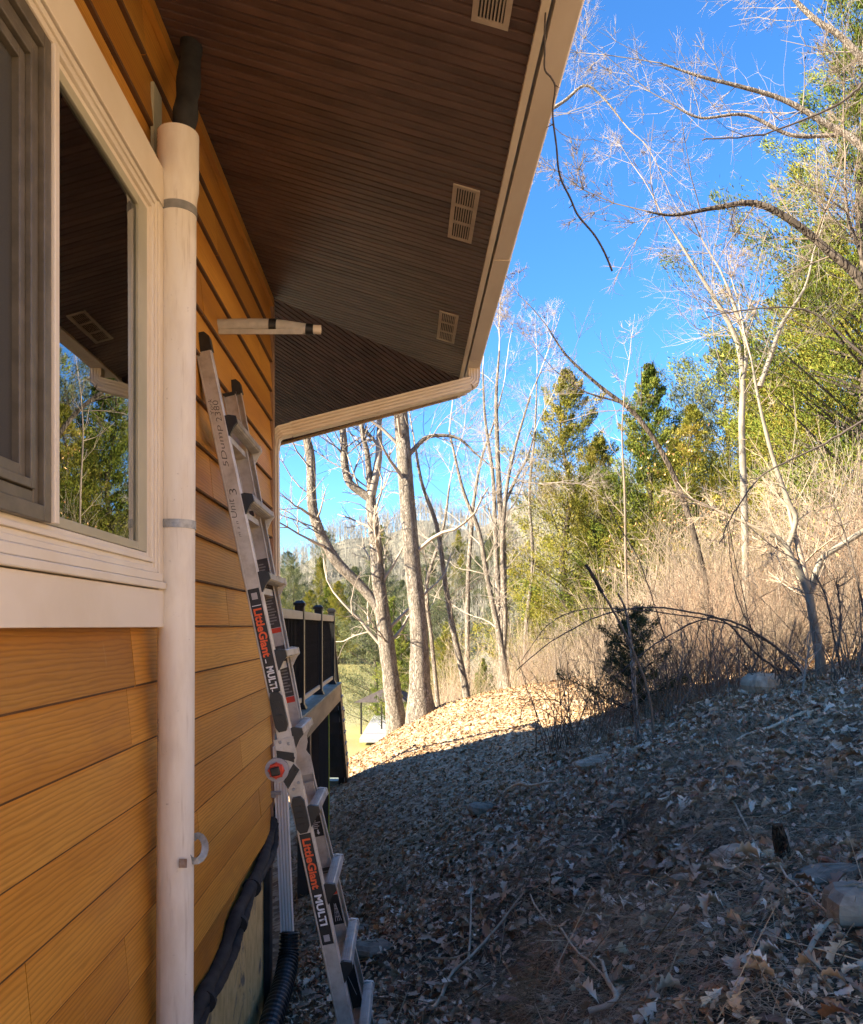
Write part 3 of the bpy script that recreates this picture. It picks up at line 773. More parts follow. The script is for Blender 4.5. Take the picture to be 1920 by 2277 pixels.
# stub of grey foam pipe standing out from the wall
s0, s1 = P(482, 724, 3.42), P(714, 733, 3.42); s0.x = WX - .02
st = empty('pipe_stub', s0, 'short grey foam pipe with black tape bands sticking out of siding', 'pipe')
m = MB(); mid = s0.lerp(s1, .5) + Vector((0, 0, .012)); pts = spline([s0, mid, s0.lerp(s1, .86)], 10)
m.tube(pts, [.0275 - .004 * i / len(pts) for i in range(len(pts))], 18); m.build('foam_sleeve', M['grey_foam'], st)
m = MB(); m.box(s0.x + .02, s0.lerp(s1, .86).x - .012, s0.y - .022, s0.y - .017, mid.z - .047, mid.z - .026); m.build('foam_flap', M['grey_foam'], st)
m = MB(); m.tube([s0.lerp(s1, .80), s1], .019, 16); m.build('inner_pipe', M['trim'], st)
def at(t): i = min(int(t * (len(pts) - 1)), len(pts) - 2); return pts[i].lerp(pts[i + 1], t * (len(pts) - 1) - i)
m = MB(); m.tube([at(.52), at(.60)], .0275, 18); m.build('tape_band', M['black'], st)
m = MB(); m.tube([s0.lerp(s1, .85), s0.lerp(s1, .93)], .0235, 18); m.build('tape_band', M['black'], st)
# black insulated hose bundle along the foot of the siding
hp = [(385, 2330, 2.75), (425, 2215, 3.02), (470, 2130, 3.36), (505, 2045, 3.62), (540, 1965, 3.96), (575, 1905, 4.35), (600, 1868, 4.66), (606, 1820, 4.79), (603, 1740, 4.82), (600, 1660, 4.82)]
def hpt(px, py, d, dx, dz):
    p = P(px, py, d); p.x = max(p.x, WX + .03) if d < 4.6 else p.x; return p + Vector((dx, 0, dz))
hb = empty('hose_bundle', P(425, 2215, 3.02), 'black foam wrapped hose bundle sagging along the foundation top', 'hose')
for k, (dx, dz, rr, sd) in enumerate(((.0, .0, .029, 1), (.018, -.042, .022, 4))):
    pp = spline([hpt(*q, dx + .006 * math.sin(i * 1.7 + sd), dz + .010 * math.sin(i * 2.3 + sd)) for i, q in enumerate(hp[:8])], 12)
    m = MB(); m.tube(pp, [rr * (1 + .10 * math.sin(i * .55 + sd) + .05 * math.sin(i * 1.9)) for i in range(len(pp))], 16); m.build('hose', M['foam'], hb)
pp = spline([hpt(*q, 0, 0) for q in hp[6:]], 10); m = MB(); m.tube(pp, [.024 - .014 * i / len(pp) for i in range(len(pp))], 12); m.build('cable', M['foam'], hb)
for t in (1, 3, 4):
    q = hpt(*hp[t], .008, -.02); m = MB(); tv = (hpt(*hp[t + 1], 0, 0) - hpt(*hp[t], 0, 0)).normalized()
    m.tube([q - tv * .012, q + tv * .012], .047, 16); m.build('tape_wrap', M['foam'], hb)
# dark edge boards at the house corner below the siding
m = MB(); m.box(WX - .03, WX + .004, YC - .10, YC - .035, -3.0, -1.44); m.build('corner_post', simple('dark_edge', (.012, .012, .012), (.03, .03, .03), 9, .8), house)
m = MB(); m.box(WX - .03, WX - .004, YC - .02, YC + .05, -3.0, -1.43); m.build('edge_board', simple('brown_edge', (.09, .06, .04), (.14, .10, .07), 9, .7), house)

# ------------------------------------------------------------------ ladder
LO = P(629.3, 1711, 3.10)
AX = Vector((-.2115, 0, 1)).normalized(); UX = Vector((1, 0, .2115)).normalized()
def L(s, u, v): return LO + AX * s + UX * u + Vector((0, v, 0))
S_TOP, S_BOT = 1.665, -1.36
def vfar(s): return .335 + (.27 * s / S_TOP if s > 0 else .25 * s / S_BOT)
lad = empty('ladder', L(S_BOT, .03, .3), 'scuffed aluminium folding ladder with black and orange decals leaning on siding', 'ladder')
def rail(name, s0, s1, u0, u1, v, dirn, mat=M['alu'], depth=.03, ch=.009, vf=None):
    """C-like rail; dirn +1: web towards the camera side of v, flange body beyond it"""
    m = MB(); w = u1 - u0
    sec = [(u0 + ch, 0), (u1 - ch, 0), (u1, ch), (u1, depth), (u1 - .004, depth), (u1 - .004, ch + .003), (u0 + .004, ch + .003), (u0 + .004, depth), (u0, depth), (u0, ch)]
    a = [L(s0, u, (v if vf is None else vf(s0)) + dirn * q) for u, q in sec]; b = [L(s1, u, (v if vf is None else vf(s1)) + dirn * q) for u, q in sec]
    n = len(sec); m.add(a + b, [tuple(range(n - 1, -1, -1)), tuple(range(n, 2 * n))] + [(i, (i + 1) % n, n + (i + 1) % n, n + i) for i in range(n)])
    return m.build(name, mat, lad)
# near rail, far rail (outer), inner section rails
rail('rail', .112, S_TOP, 0, .064, 0, 1); rail('rail', S_BOT, -.084, 0, .064, 0, 1)
rail('rail', .112, S_TOP - .0, 0, .064, 0, -1, vf=vfar); rail('rail', S_BOT, -.084, 0, .064, 0, -1, vf=vfar)
rail('inner_rail', .13, S_TOP - .06, .004, .058, .034, 1, depth=.022); rail('inner_rail', -1.28, -.12, .004, .058, .034, 1, depth=.022)
vin = lambda s: vfar(s) * .55 + .335 * .45 - .036
rail('inner_rail', .13, S_TOP - .06, .004, .060, 0, -1, depth=.020, vf=vin); rail('inner_rail', -1.28, -.12, .004, .060, 0, -1, depth=.020, vf=vin)
# raised edge beads along the near rail face
for s0, s1 in ((.112, S_TOP), (S_BOT, -.084)):
    for u in (.0065, .0575):
        m = MB(); m.prism([L(s0, u - .0022, -.0018), L(s0, u + .0022, -.0018), L(s0, u + .003, .0004), L(s0, u - .003, .0004)], AX * (s1 - s0)); m.build('rail_bead', M['alu'], lad)
# top caps and feet
def cap(s0, s1, v0, v1, name='end_cap'):
    m = MB(); q = [(-.004, s0), (.068, s0), (.068, s1 - .02), (.052, s1), (.012, s1), (-.004, s1 - .014)]
    m.prism([L(s, u, v0) for u, s in q], (0, v1 - v0, 0)); return m.build(name, M['black'], lad, bevel=.003)
cap(S_TOP - .012, S_TOP + .062, -.004, .036); v = vfar(S_TOP); cap(S_TOP - .012, S_TOP + .055, v - .034, v + .004)
m = MB(); m.obox(L(S_TOP - .055, .032, vin(S_TOP) - .01), UX * .03, Vector((0, .012, 0)), AX * .008); m.build('end_cap', M['black'], lad)
for v in (0, vfar(S_BOT)): cap(S_BOT - .05, S_BOT + .02, v - .02, v + .04, 'foot')
# rungs
for k in range(9):
    s = 1.371 - .311 * k; vf = vfar(s); a, b = .018, vf - .016
    m = MB(); sec = [(.060, -.016), (.094, -.014), (.101, -.008), (.101, .009), (.095, .016), (.060, .016)]
    m.prism([L(s + q, u, a) for u, q in sec], (0, b - a, 0)); rg = m.build('rung', M['alu'], lad)
    for j in range(4):
        m = MB(); q = -.011 + j * .0068
        m.prism([L(s + q, .1006, a + .012), L(s + q + .0026, .1006, a + .012), L(s + q + .0026, .1026, a + .012), L(s + q, .1026, a + .012)], (0, b - a - .024, 0)); m.build('tread_rib', M['alu'], rg)
    for j in range(3):
        m = MB(); u = .066 + j * .009
        sg = -1 if k < 4 else 1
        z0 = sg * .0158; m.prism([L(s + z0, u, a + .012), L(s + z0, u + .004, a + .012), L(s + z0 + sg * .0016, u + .004, a + .012), L(s + z0 + sg * .0016, u, a + .012)], (0, b - a - .024, 0)); m.build('tread_rib', M['alu'], rg)
    for (va, vb) in ((a - .012, a + .006), (b - .006, b + .010)):
        m = MB(); pr = [(.055, .022), (.075, .024), (.104, .014), (.105, -.012), (.088, -.026), (.064, -.058), (.055, -.062)]
        m.prism([L(s + q, u, va) for u, q in pr], (0, vb - va, 0)); m.build('rung_bracket', M['black'] if va < .1 else M['alu'], rg)
    # inner-section rung set back towards the wall
    m = MB(); a2, b2 = .055, vin(s) - .004; s2 = s - .045
    sec = [(.012, -.014), (.050, -.014), (.050, .014), (.012, .014)]
    m.prism([L(s2 + q, u, a2) for u, q in sec], (0, b2 - a2, 0)); m.build('inner_rung', M['alu'], lad)
# hinge pair
def hinge(v, near):
    sg = -1 if near else 1; t = .004
    def poly(name, pts, mat, d0, d1, par=lad):
        m = MB(); m.prism([L(s, u, v + sg * d0) for u, s in pts], (0, sg * (d1 - d0), 0)); return m.build(name, mat, par)
    h = poly('hinge_plate', [(-.012, .118), (.066, .118), (.066, .045), (.052, .012), (.066, -.018), (.066, -.092), (-.002, -.092), (.004, -.05), (-.03, -.046), (-.055, 0), (-.03, .05), (-.012, .06)], M['alu'], -.004, .001)
    poly('hinge_cover', [(-.004, .116), (.0655, .116), (.0655, .052), (-.008, .078)], M['alu'], .0012, .006, h)
    poly('hinge_cover', [(.064, -.018), (.0655, -.090), (.002, -.090), (.006, -.078)], M['alu'], .0012, .006, h)
    poly('locking_sector', [(-.008, .078), (.056, .054), (.050, .018), (.026, .032), (-.012, .046)], M['black'], .0012, .008, h)
    poly('locking_sector', [(.046, .014), (.064, -.014), (.006, -.078), (-.006, -.046), (.022, -.012)], M['black'], .0012, .008, h)
    for i, (u, s, mm) in enumerate(((.012, .106, 'steel'), (.044, .094, 'steel'), (.05, -.062, 'steel'), (.026, -.083, 'steel'), (.05, .036, 'black'), (.05, -.012, 'black'))):
        m = MB(); c = L(s, u, v + sg * .0072); m.tube([c, c + Vector((0, sg * .0032, 0))], [.0066, .0042], 12); m.build('rivet', M[mm], h)
    c = L(.004, -.021, v + sg * .001); m = MB(); m.tube([c, c + Vector((0, sg * .012, 0))], [.0475, .046], 32, smooth=False); m.build('hub', M['grey_plastic'], h)
    if near:
        m = MB(); m.tube([c + Vector((0, -.012, 0)), c + Vector((0, -.026, 0)), c + Vector((0, -.030, 0))], [.029, .029, .025], 28, smooth=False); kb = m.build('knob', M['red'], h)
        m = MB(); m.obox(c + Vector((-.002, -.036, -.001)), UX * .0175, Vector((0, .008, 0)), AX * .0165); m.build('knob_grip', M['black'], kb, bevel=.004)
        for a in range(8):
            th = a * math.pi / 4; m = MB(); cc = c + Vector((.029 * math.cos(th), -.019, .029 * math.sin(th))); m.tube([cc, cc + Vector((0, -.010, 0))], .004, 8); m.build('grip_rib', M['red'], kb)
    return h
hinge(-.002, True); hinge(vfar(0) + .002, False)
# black moulded lock levers on the near rail face
for (sa, sb2) in ((.30, .145), (-.115, -.255)):
    m = MB(); sc = (sa + sb2) / 2; hh = abs(sa - sb2) / 2
    q = [(.008, -hh * .72), (.018, -hh), (.046, -hh), (.058, -hh * .7), (.058, hh * .75), (.046, hh), (.016, hh), (.008, hh * .7)]
    m.prism([L(sc + s, u, -.001) for u, s in q], (0, -.020, 0)); lv = m.build('lock_lever', M['black'], lad, bevel=.006)
    for j in range(4):
        m = MB(); m.obox(L(sc - hh * .5 + j * hh * .33, .030, -.0225), UX * .014, Vector((0, .0022, 0)), AX * .004); m.build('grip_rib', M['black'], lv)
# decals
def decal(name, s0, s1, u0, u1, v, mat, par=lad):
    m = MB(); m.prism([L(s0, u0, v), L(s0, u1, v), L(s1, u1, v), L(s1, u0, v)], (0, -.0005, 0)); return m.build(name, mat, par)
d1 = decal('decal', .7105, .300, .0095, .0545, -.0004, M['decal'])
d2 = decal('decal', -.262, -.702, .0095, .0545, -.0004, M['decal'])
def lettering(par, body, s0, length, u0, h, mat, bold, shear=0): 
    return text_obj('lettering', body, mat, par, L(s0, u0, -.0012), -AX, UX, length, h, bold, shear)
lettering(d1, 'LittleGiant', .632, .192, .0155, .033, M['orange_ink'], .035); lettering(d1, '-', .432, .016, .020, .004, M['white_ink'], .01); lettering(d1, 'MULTI', .402, .088, .017, .029, M['white_ink'], .035); lettering(d1, '-', .312, .010, .022, .004, M['white_ink'], .0)
lettering(d2, 'LittleGiant', -.282, .200, .0155, .033, M['orange_ink'], .035); lettering(d2, 'MULTI', -.505, .122, .017, .029, M['white_ink'], .035)
decal('decal_patch', .694, .668, .020, .043, -.0010, M['grey_plastic'], d1); decal('decal_patch', .645, .642, .014, .05, -.0010, M['white_ink'], d1); decal('decal_patch', -.664, -.690, .020, .043, -.0010, M['grey_plastic'], d2)
# marker handwriting, reading upwards
for body, s0, ln, u0, h, sh in (('5Dump', 1.195, .165, .045, .026, .15), ('2380', 1.372, .085, .049, .022, .1), ('York', 1.405, .062, .026, .015, .2), ('Unit', 0.995, .075, .030, .024, .2), ('3', 1.082, .026, .047, .028, .1), ('m a n', .918, .062, .030, .008, .2)):
    text_obj('handwriting', body, M['marker'], lad, L(s0, u0, -.0003), AX, -UX, ln, h, -.008, sh)
# warning stickers on the far inner rail web
def vd(s): return vin(s) - .0127
def far_decal(s0, s1, u0, u1, mat, dv=0.0, name='warning_label', par=lad):
    m = MB(); a = [L(s0, u0, vd(s0) - dv), L(s0, u1, vd(s0) - dv), L(s1, u1, vd(s1) - dv), L(s1, u0, vd(s1) - dv)]
    m.prism(a, (0, -.0005, 0)); return m.build(name, mat, par)
lb = far_decal(.86, .555, .006, .056, M['decal_grey'])
far_decal(.553, .532, .006, .056, M['red'])
lb2 = far_decal(.475, .255, .006, .056, M['decal_grey']); far_decal(.253, .228, .006, .056, M['red'])
far_decal(-.222, -.250, .010, .056, M['red']); lb3 = far_decal(-.252, -.36, .010, .056, M['decal'])
lb4 = far_decal(-.50, -.60, .008, .056, M['decal_grey']); far_decal(-.602, -.625, .008, .056, M['red']); lb5 = far_decal(-.627, -.76, .008, .056, M['decal'])
lb6 = far_decal(-.95, -1.16, .006, .056, M['decal'])
random.seed(3)
for lab, s0, s1, n in ((lb, .845, .57, 22), (lb2, .455, .27, 14), (lb3, -.26, -.325, 8), (lb4, -.51, -.59, 8)):
    for i in range(n):
        s = s0 + (s1 - s0) * (i + .5) / n; far_decal(s, s + (s1 - s0) / n * .45, .012, random.uniform(.028, .052), M['grey_band'] if lab is not lb3 else M['grey_plastic'], .0007, 'print_line', lab)
# little ladder pictogram on the lower label, warning arrow
for (u0, s0, u1, s1) in ((.020, -.745, .030, -.665), (.046, -.745, .036, -.665), (.030, -.745, .032, -.668), (.038, -.745, .035, -.668), (.023, -.725, .044, -.725), (.025, -.705, .042, -.705), (.027, -.688, .040, -.688)):
    m = MB(); p, q = L(s0, u0, vd(s0) - .0012), L(s1, u1, vd(s1) - .0012); m.tube([p, q], .0007, 4); m.build('pictogram_line', M['white_ink'], lb5)
m = MB(); p, q = L(-.985, .016, vd(-.985) - .0012), L(-1.09, .038, vd(-1.09) - .0012); m.tube([p, q], .0012, 4); m.build('pictogram_line', M['grey_plastic'], lb6)
m = MB(); m.prism([L(s, u, vd(s) - .0008) for u, s in ((.033, -.352), (.040, -.342), (.036, -.342), (.036, -.330), (.030, -.330), (.030, -.342), (.026, -.342))], (0, -.0004, 0)); m.build('arrow_mark', M['white_ink'], lb3)
m = MB(); m.prism([L(s, u, vin(s) - .0127) for u, s in ((.012, 1.085), (.042, 1.085), (.042, 1.045), (.012, 1.045))], (0, -.0006, 0)); stk = m.build('sticker', M['vinyl'], lad)
m = MB(); m.prism([L(s, u, vin(s) - .0137) for u, s in ((.017, 1.078), (.036, 1.078), (.036, 1.052), (.017, 1.052))], (0, -.0004, 0)); m.build('sticker_print', M['decal_grey'], stk)
# ------------------------------------------------------------------ deck with railing and stair
DX, DZ = -1.02, -.885
deck = empty('deck', (DX, 9.5, -3.0), 'raised wooden deck with black baluster railing beyond the ladder', 'deck')
ya, yb = 6.0, 12.55
box_obj('rim_joist', M['deck_wood'], deck, DX - .04, DX, ya, yb, DZ - .285, DZ - .03)
box_obj('end_joist', M['deck_wood'], deck, -3.2, DX - .042, yb - .04, yb, DZ - .285, DZ - .03)
n = 0; x = DX + .018
for k in range(16):
    b0 = x - .137
    box_obj('deck_board', M['deck_board'], deck, b0, x, ya, yb + .03, DZ - .028, DZ, .004); x = b0 - .006
for py in (8.92, 11.05):
    o = box_obj('support_post', M['deck_post'], deck, -1.20, -1.06, py - .07, py + .07, -3.25, DZ - .05, .006)
box_obj('support_post', M['deck_post'], deck, -1.95, -1.81, 10.0, 10.14, -3.4, DZ - .05, .006)
box_obj('skirt_panel', M['deck_post'], deck, -3.0, -1.30, 12.2, 12.24, -2.6, DZ - .3)
m = MB(); m.tube([(-1.055, 10.975, DZ - .3), (-1.05, 10.972, -2.0), (-1.056, 10.975, -3.2)], .009, 6); m.build('glint_strip', simple('yellow_green_glint', (.42, .44, .06), (.5, .52, .1), 20, .6), deck)  # yellow-green strip modelled in place of the post edge's grazing sheen
posts = [6.67, 8.5, 10.33, 12.15]; RX = DX - .105
M['rail_black'] = simple('black_railing', (.010, .010, .010), (.018, .018, .018), 20, .32)
M['baluster_black'] = simple('black_baluster', (.008, .008, .008), (.014, .014, .014), 20, .75, spec=.2)
for py in posts:
    m = MB(); m.box(RX - .05, RX + .05, py - .05, py + .05, DZ, DZ + 1.10); pt = m.build('railing_post', M['rail_black'], deck, bevel=.003)
    m = MB(); m.box(RX - .062, RX + .062, py - .062, py + .062, DZ + 1.10, DZ + 1.13); m.prism([(RX - .06, py - .06, DZ + 1.13), (RX + .06, py - .06, DZ + 1.13), (RX + .02, py - .02 + .04, DZ + 1.16)], (0, .001, 0))
    q = [(RX - .058, py - .058, DZ + 1.131), (RX + .058, py - .058, DZ + 1.131), (RX + .058, py + .058, DZ + 1.131), (RX - .058, py + .058, DZ + 1.131), (RX - .03, py - .03, DZ + 1.155), (RX + .03, py - .03, DZ + 1.155), (RX + .03, py + .03, DZ + 1.155), (RX - .03, py + .03, DZ + 1.155)]
    m.hexa(q); m.build('post_cap', M['rail_black'], pt)
    m = MB(); q = [(RX - .075, py - .075, DZ + .002), (RX + .075, py - .075, DZ + .002), (RX + .075, py + .075, DZ + .002), (RX - .075, py + .075, DZ + .002), (RX - .055, py - .055, DZ + .05), (RX + .055, py - .055, DZ + .05), (RX + .055, py + .055, DZ + .05), (RX - .055, py + .055, DZ + .05)]
    m.hexa(q); m.build('post_skirt', M['rail_black'], pt)
ends = [ya] + posts
for a, b in zip(ends[:-1], ends[1:]):
    box_obj('top_rail', M['rail_cream'], deck, RX - .04, RX + .04, a + .052, b - .052, DZ + .955, DZ + 1.04, .006)
    box_obj('bottom_rail', M['rail_cream'], deck, RX - .028, RX + .028, a + .052, b - .052, DZ + .075, DZ + .125, .004)
src = None; y = ya + .1
while y < 12.08:
    if all(abs(y - p) > .085 for p in posts):
        if src is None: src = box_obj('baluster', M['baluster_black'], deck, RX - .01, RX + .01, y - .01, y + .01, DZ + .12, DZ + .965); ys0 = y
        else: share(src, 'baluster', deck, (0, y - ys0, 0))
    y += .1
# stair going down beyond the deck
st0, st1 = 12.6, 14.1; zb = -2.62
for i in range(7):
    f = (i + .5) / 7; yy = st0 + (st1 - st0) * f; zz = DZ + (zb - DZ) * (i + 1) / 8
    box_obj('stair_tread', M['tread'], deck, -2.1, DX + .022, yy - .10, yy + .12, zz - .035, zz, .004)
    box_obj('stair_riser', M['deck_post'], deck, -2.05, DX - .042, yy - .09, yy - .07, zz - .24, zz - .037)
m = MB(); m.prism([(DX, st0, DZ + .0), (DX, st0, DZ - .34), (DX, st1 - .1, zb - .14), (DX, st1 + .16, zb - .14), (DX, st1 + .16, zb + .22)], (-.04, 0, 0)); m.build('stair_stringer', M['deck_post'], deck)
for yy, zz in ((14.05, zb), ):
    m = MB(); m.box(RX - .05, RX + .05, yy - .05, yy + .05, zz - .2, zz + 1.12); pt = m.build('railing_post', M['rail_black'], deck, bevel=.003)
    m = MB(); m.box(RX - .06, RX + .06, yy - .06, yy + .06, zz + 1.12, zz + 1.15); m.build('post_cap', M['rail_black'], pt)
m = MB(); m.prism([(RX + .03, 12.2, DZ + .98), (RX + .03, 12.2, DZ + .90), (RX + .03, 14.0, zb + .86), (RX + .03, 14.0, zb + .94)], (-.06, 0, 0)); m.build('stair_rail', M['deck_post'], deck)
m = MB(); m.prism([(RX + .02, 12.2, DZ + .18), (RX + .02, 12.2, DZ + .12), (RX + .02, 14.0, zb + .12), (RX + .02, 14.0, zb + .18)], (-.04, 0, 0)); m.build('stair_rail', M['deck_post'], deck)
for i in range(15):
    yy = 12.3 + i * .115; f = (yy - 12.2) / 1.8; z0 = DZ + .15 + (zb - DZ) * f
    box_obj('stair_baluster', M['baluster_black'], deck, RX - .01, RX + .01, yy - .01, yy + .01, z0, z0 + .78)
box_obj('landing', M['deck_board'], deck, -2.2, DX + .06, 14.1, 14.9, zb - .35, zb - .12, .01)

# gazebo frame and dock by the pond
gd = 54
g0, g1 = P(810, 1649, gd), P(849, 1629, gd + 4)
dock = MB(); z = -7.35
q = [P(770, 1705, 40), P(800, 1690, 41), P(905, 1618, 66), P(855, 1618, 66)]
dp = [Vector((-3.0, 52, z)), Vector((-1.2, 52, z)), Vector((-.4, 66, z)), Vector((-2.6, 66, z))]
dock.prism([p - Vector((0, 0, .25)) for p in dp], (0, 0, .25))
dk = dock.build('dock', simple('grey_dock', (.26, .26, .27), (.36, .36, .37), 3, .7)); tag(dk, 'pale grey dock at the edge of the pond', 'dock')
gzb = empty('gazebo', (-1.9, 56, z), 'small open gazebo with dark posts and shingled roof by the pond', 'gazebo')
for (x, y) in ((-3.0, 54.2), (-1.7, 57.0), (-.2, 54.6), (.6, 57.4)):
    box_obj('gazebo_post', M['rail_black'], gzb, x - .06, x + .06, y - .06, y + .06, z, z + 2.2)
m = MB(); m.add([(-3.5, 53.6, z + 2.2), (.1, 53.8, z + 2.2), (1.0, 57.9, z + 2.2), (-2.3, 57.6, z + 2.2), (-1.2, 55.7, z + 3.15), (-1.1, 55.9, z + 3.15)], [(0, 1, 4), (1, 2, 5, 4), (2, 3, 5), (3, 0, 4, 5), (3, 2, 1, 0)])
m.build('gazebo_roof', simple('gazebo_shingle', (.045, .034, .028), (.08, .064, .055), 6, .9), gzb)
# ------------------------------------------------------------------ plants: generators
def segs_to_mesh(segs, sides=3, rnd=None, smooth=True):
    """segs: (N,8) p0,p1,r0,r1 -> one mesh of thin open prisms"""
    a = np.asarray(segs, float); p0, p1, r0, r1 = a[:, :3], a[:, 3:6], a[:, 6], a[:, 7]
    t = p1 - p0; t /= np.maximum(np.linalg.norm(t, axis=1, keepdims=True), 1e-9)
    ref = np.where(np.abs(t[:, 2:3]) < .9, np.array([[0, 0, 1.]]), np.array([[0, 1., 0]]))
    u = np.cross(t, ref); u /= np.linalg.norm(u, axis=1, keepdims=True); w = np.cross(t, u)
    n = len(a); vv = np.zeros((n, 2 * sides, 3))
    for k in range(sides):
        c, s = math.cos(2 * math.pi * k / sides), math.sin(2 * math.pi * k / sides); dv = u * c + w * s
        vv[:, k] = p0 + dv * r0[:, None]; vv[:, sides + k] = p1 + dv * r1[:, None]
    base = (np.arange(n) * 2 * sides)[:, None]; fl = []
    for k in range(sides): fl.append(np.stack([base[:, 0] + k, base[:, 0] + (k + 1) % sides, base[:, 0] + sides + (k + 1) % sides, base[:, 0] + sides + k], -1))
    f = np.stack(fl, 1).reshape(-1, 4)
    rr = None if rnd is None else np.repeat(rnd, sides)
    return vv.reshape(-1, 3), f, rr

def join_meshes(lst, smooth=True):
    V, Fc, Rn = [], [], []; off = 0
    for v, f, r in lst:
        if len(v) == 0: continue
        V.append(v); Fc.append(f + off); off += len(v); Rn.append(np.zeros(len(f)) + .5 if r is None else r)
    v = np.concatenate(V); f = np.concatenate(Fc); r = np.concatenate(Rn)
    return mesh_np(v, f.ravel(), np.full(len(f), f.shape[1]), r, smooth)

def grow(rs, out, p, d, length, r0, level, maxlev, up=.06, wig=.16, seg=.3, kids=(5, 8), ang=(25, 60), lr=(.35, .65), taper=.35, start=.2):
    """recursive bare branch; out: list of segments with level"""
    n = max(3, int(length / seg)); st = length / n; p = np.array(p, float); d = np.array(d, float); d /= np.linalg.norm(d)
    pts = [p.copy()]; dirs = [d.copy()]
    for i in range(n):
        d = d + rs.normal(0, wig, 3) + np.array([0, 0, up]); d /= np.linalg.norm(d)
        p = p + d * st; pts.append(p.copy()); dirs.append(d.copy())
    rad = [r0 * (1 - (1 - taper) * i / n) for i in range(n + 1)]
    for i in range(n): out.append((*pts[i], *pts[i + 1], rad[i], rad[i + 1], level))
    if level >= maxlev: return pts
    for k in range(rs.integers(kids[0], kids[1] + 1)):
        f = start + (1 - start) * rs.random() ** .8; i = min(int(f * n), n - 1); q = pts[i]; dd = dirs[i]
        perp = np.cross(dd, rs.normal(0, 1, 3)); perp /= np.linalg.norm(perp); a = R(rs.uniform(*ang))
        nd = dd * math.cos(a) + perp * math.sin(a)
        grow(rs, out, q, nd, length * rs.uniform(*lr) * (1.1 - .5 * f), max(rad[i] * rs.uniform(.4, .65), .0022), level + 1, maxlev, up, wig * 1.12, max(seg * .62, .07), kids, ang, lr, taper, .12)
    return pts

def branch_mesh(out, thick=.03):
    a = np.array(out); r = a[:, 6]
    big = a[r >= thick]; small = a[r < thick]; lst = []
    if len(big): lst.append(segs_to_mesh(big[:, :8], 6))
    if len(small): lst.append(segs_to_mesh(small[:, :8], 3))
    return join_meshes(lst)

def limb_path(pts, rads, n=6):
    sp = spline([Vector(p) for p in pts], n); m = len(pts) - 1
    rr = []
    for i in range(len(sp)):
        t = i / n; k = min(int(t), m - 1); rr.append(rads[k] + (rads[k + 1] - rads[k]) * (t - k))
    return sp, rr

def feature_tree(name, label, trunks, mat_trunk, mat_twig, seed, group=None, cat='tree', nkids=(10, 14), klen=(1.5, 3.5), kr=.3, maxlev=3, bark=True, start=.25, up=.05, kids=(4, 7), wig=.16, sides=14, lump=.06, taperlen=True):
    """trunks: list of (points, radii); first point of the first trunk is the base. Bare branches sprout along all of them"""
    rs = np.random.default_rng(seed); base = Vector(trunks[0][0][0])
    root = empty(name, base, label, cat, group)
    m = MB(); out = []
    for ti, (pts, rads) in enumerate(trunks):
        sp, rr = limb_path(pts, rads)
        if ti == 0:
            sp = [sp[0] - Vector((0, 0, .35))] + sp; rr = [rr[0] * 1.25] + rr
        m.tube(sp, [r * (1 + rs.normal(0, lump * .4)) for r in rr], sides)
        Ltot = sum((sp[i + 1] - sp[i]).length for i in range(len(sp) - 1))
        for k in range(rs.integers(nkids[0], nkids[1] + 1)):
            f = (start if ti == 0 else .12) + (1 - (start if ti == 0 else .12)) * rs.random(); i = min(int(f * (len(sp) - 1)), len(sp) - 2)
            t = (sp[i + 1] - sp[i]).normalized(); perp = np.cross(np.array(t), rs.normal(0, 1, 3)); perp /= np.linalg.norm(perp)
            a = R(rs.uniform(35, 75)); nd = np.array(t) * math.cos(a) + perp * math.sin(a)
            ln = rs.uniform(*klen) * (1.15 - .6 * f if taperlen else 1)
            grow(rs, out, sp[i], nd, ln, max(min(rr[i] * kr, .05), .006) * rs.uniform(.5, 1), 1, maxlev, up, wig, .28, kids)
        # fine top
        grow(rs, out, sp[-1], np.array(sp[-1] - sp[-2]), klen[1] * .8, rr[-1], 0, maxlev, up, wig * .7, .3, (6, 9))
    m.build('trunk', mat_trunk, root)
    me = branch_mesh(out); v = np.zeros(len(me.vertices) * 3, dtype=np.float32); me.vertices.foreach_get('co', v); v = v.reshape(-1, 3) - np.array(base, dtype=np.float32); me.vertices.foreach_set('co', v.ravel()); me.update()
    make_obj('branches', me, mat_twig, root)
    return root

def copy_tree(src, loc, rz=0, sc=1.0, label=None, group=None, sz=None):
    c = src.copy(); COL.objects.link(c); c.location = loc; c.rotation_euler = (0, 0, rz); c.scale = (sc, sc, sz or sc)
    if label: c['label'] = label
    if group: c['group'] = group
    for ch in src.children:
        k = ch.copy(); COL.objects.link(k); k.parent = c
    return c

def leaf_quads(rs, cen, dirs, size, spread, aspect=.22):
    """folded lozenge leaves at points cen pointing along dirs"""
    n = len(cen); d = dirs + rs.normal(0, spread, (n, 3)); d /= np.linalg.norm(d, axis=1, keepdims=True)
    s = np.cross(d, rs.normal(0, 1, (n, 3))); s /= np.maximum(np.linalg.norm(s, axis=1, keepdims=True), 1e-6)
    L_ = (size * rs.uniform(.6, 1.3, n))[:, None]; W_ = L_ * aspect
    v = np.stack([cen, cen + d * L_ * .5 + s * W_ * .5, cen + d * L_, cen + d * L_ * .5 - s * W_ * .5], 1)
    f = np.arange(n * 4).reshape(n, 4)
    return v.reshape(-1, 3), f

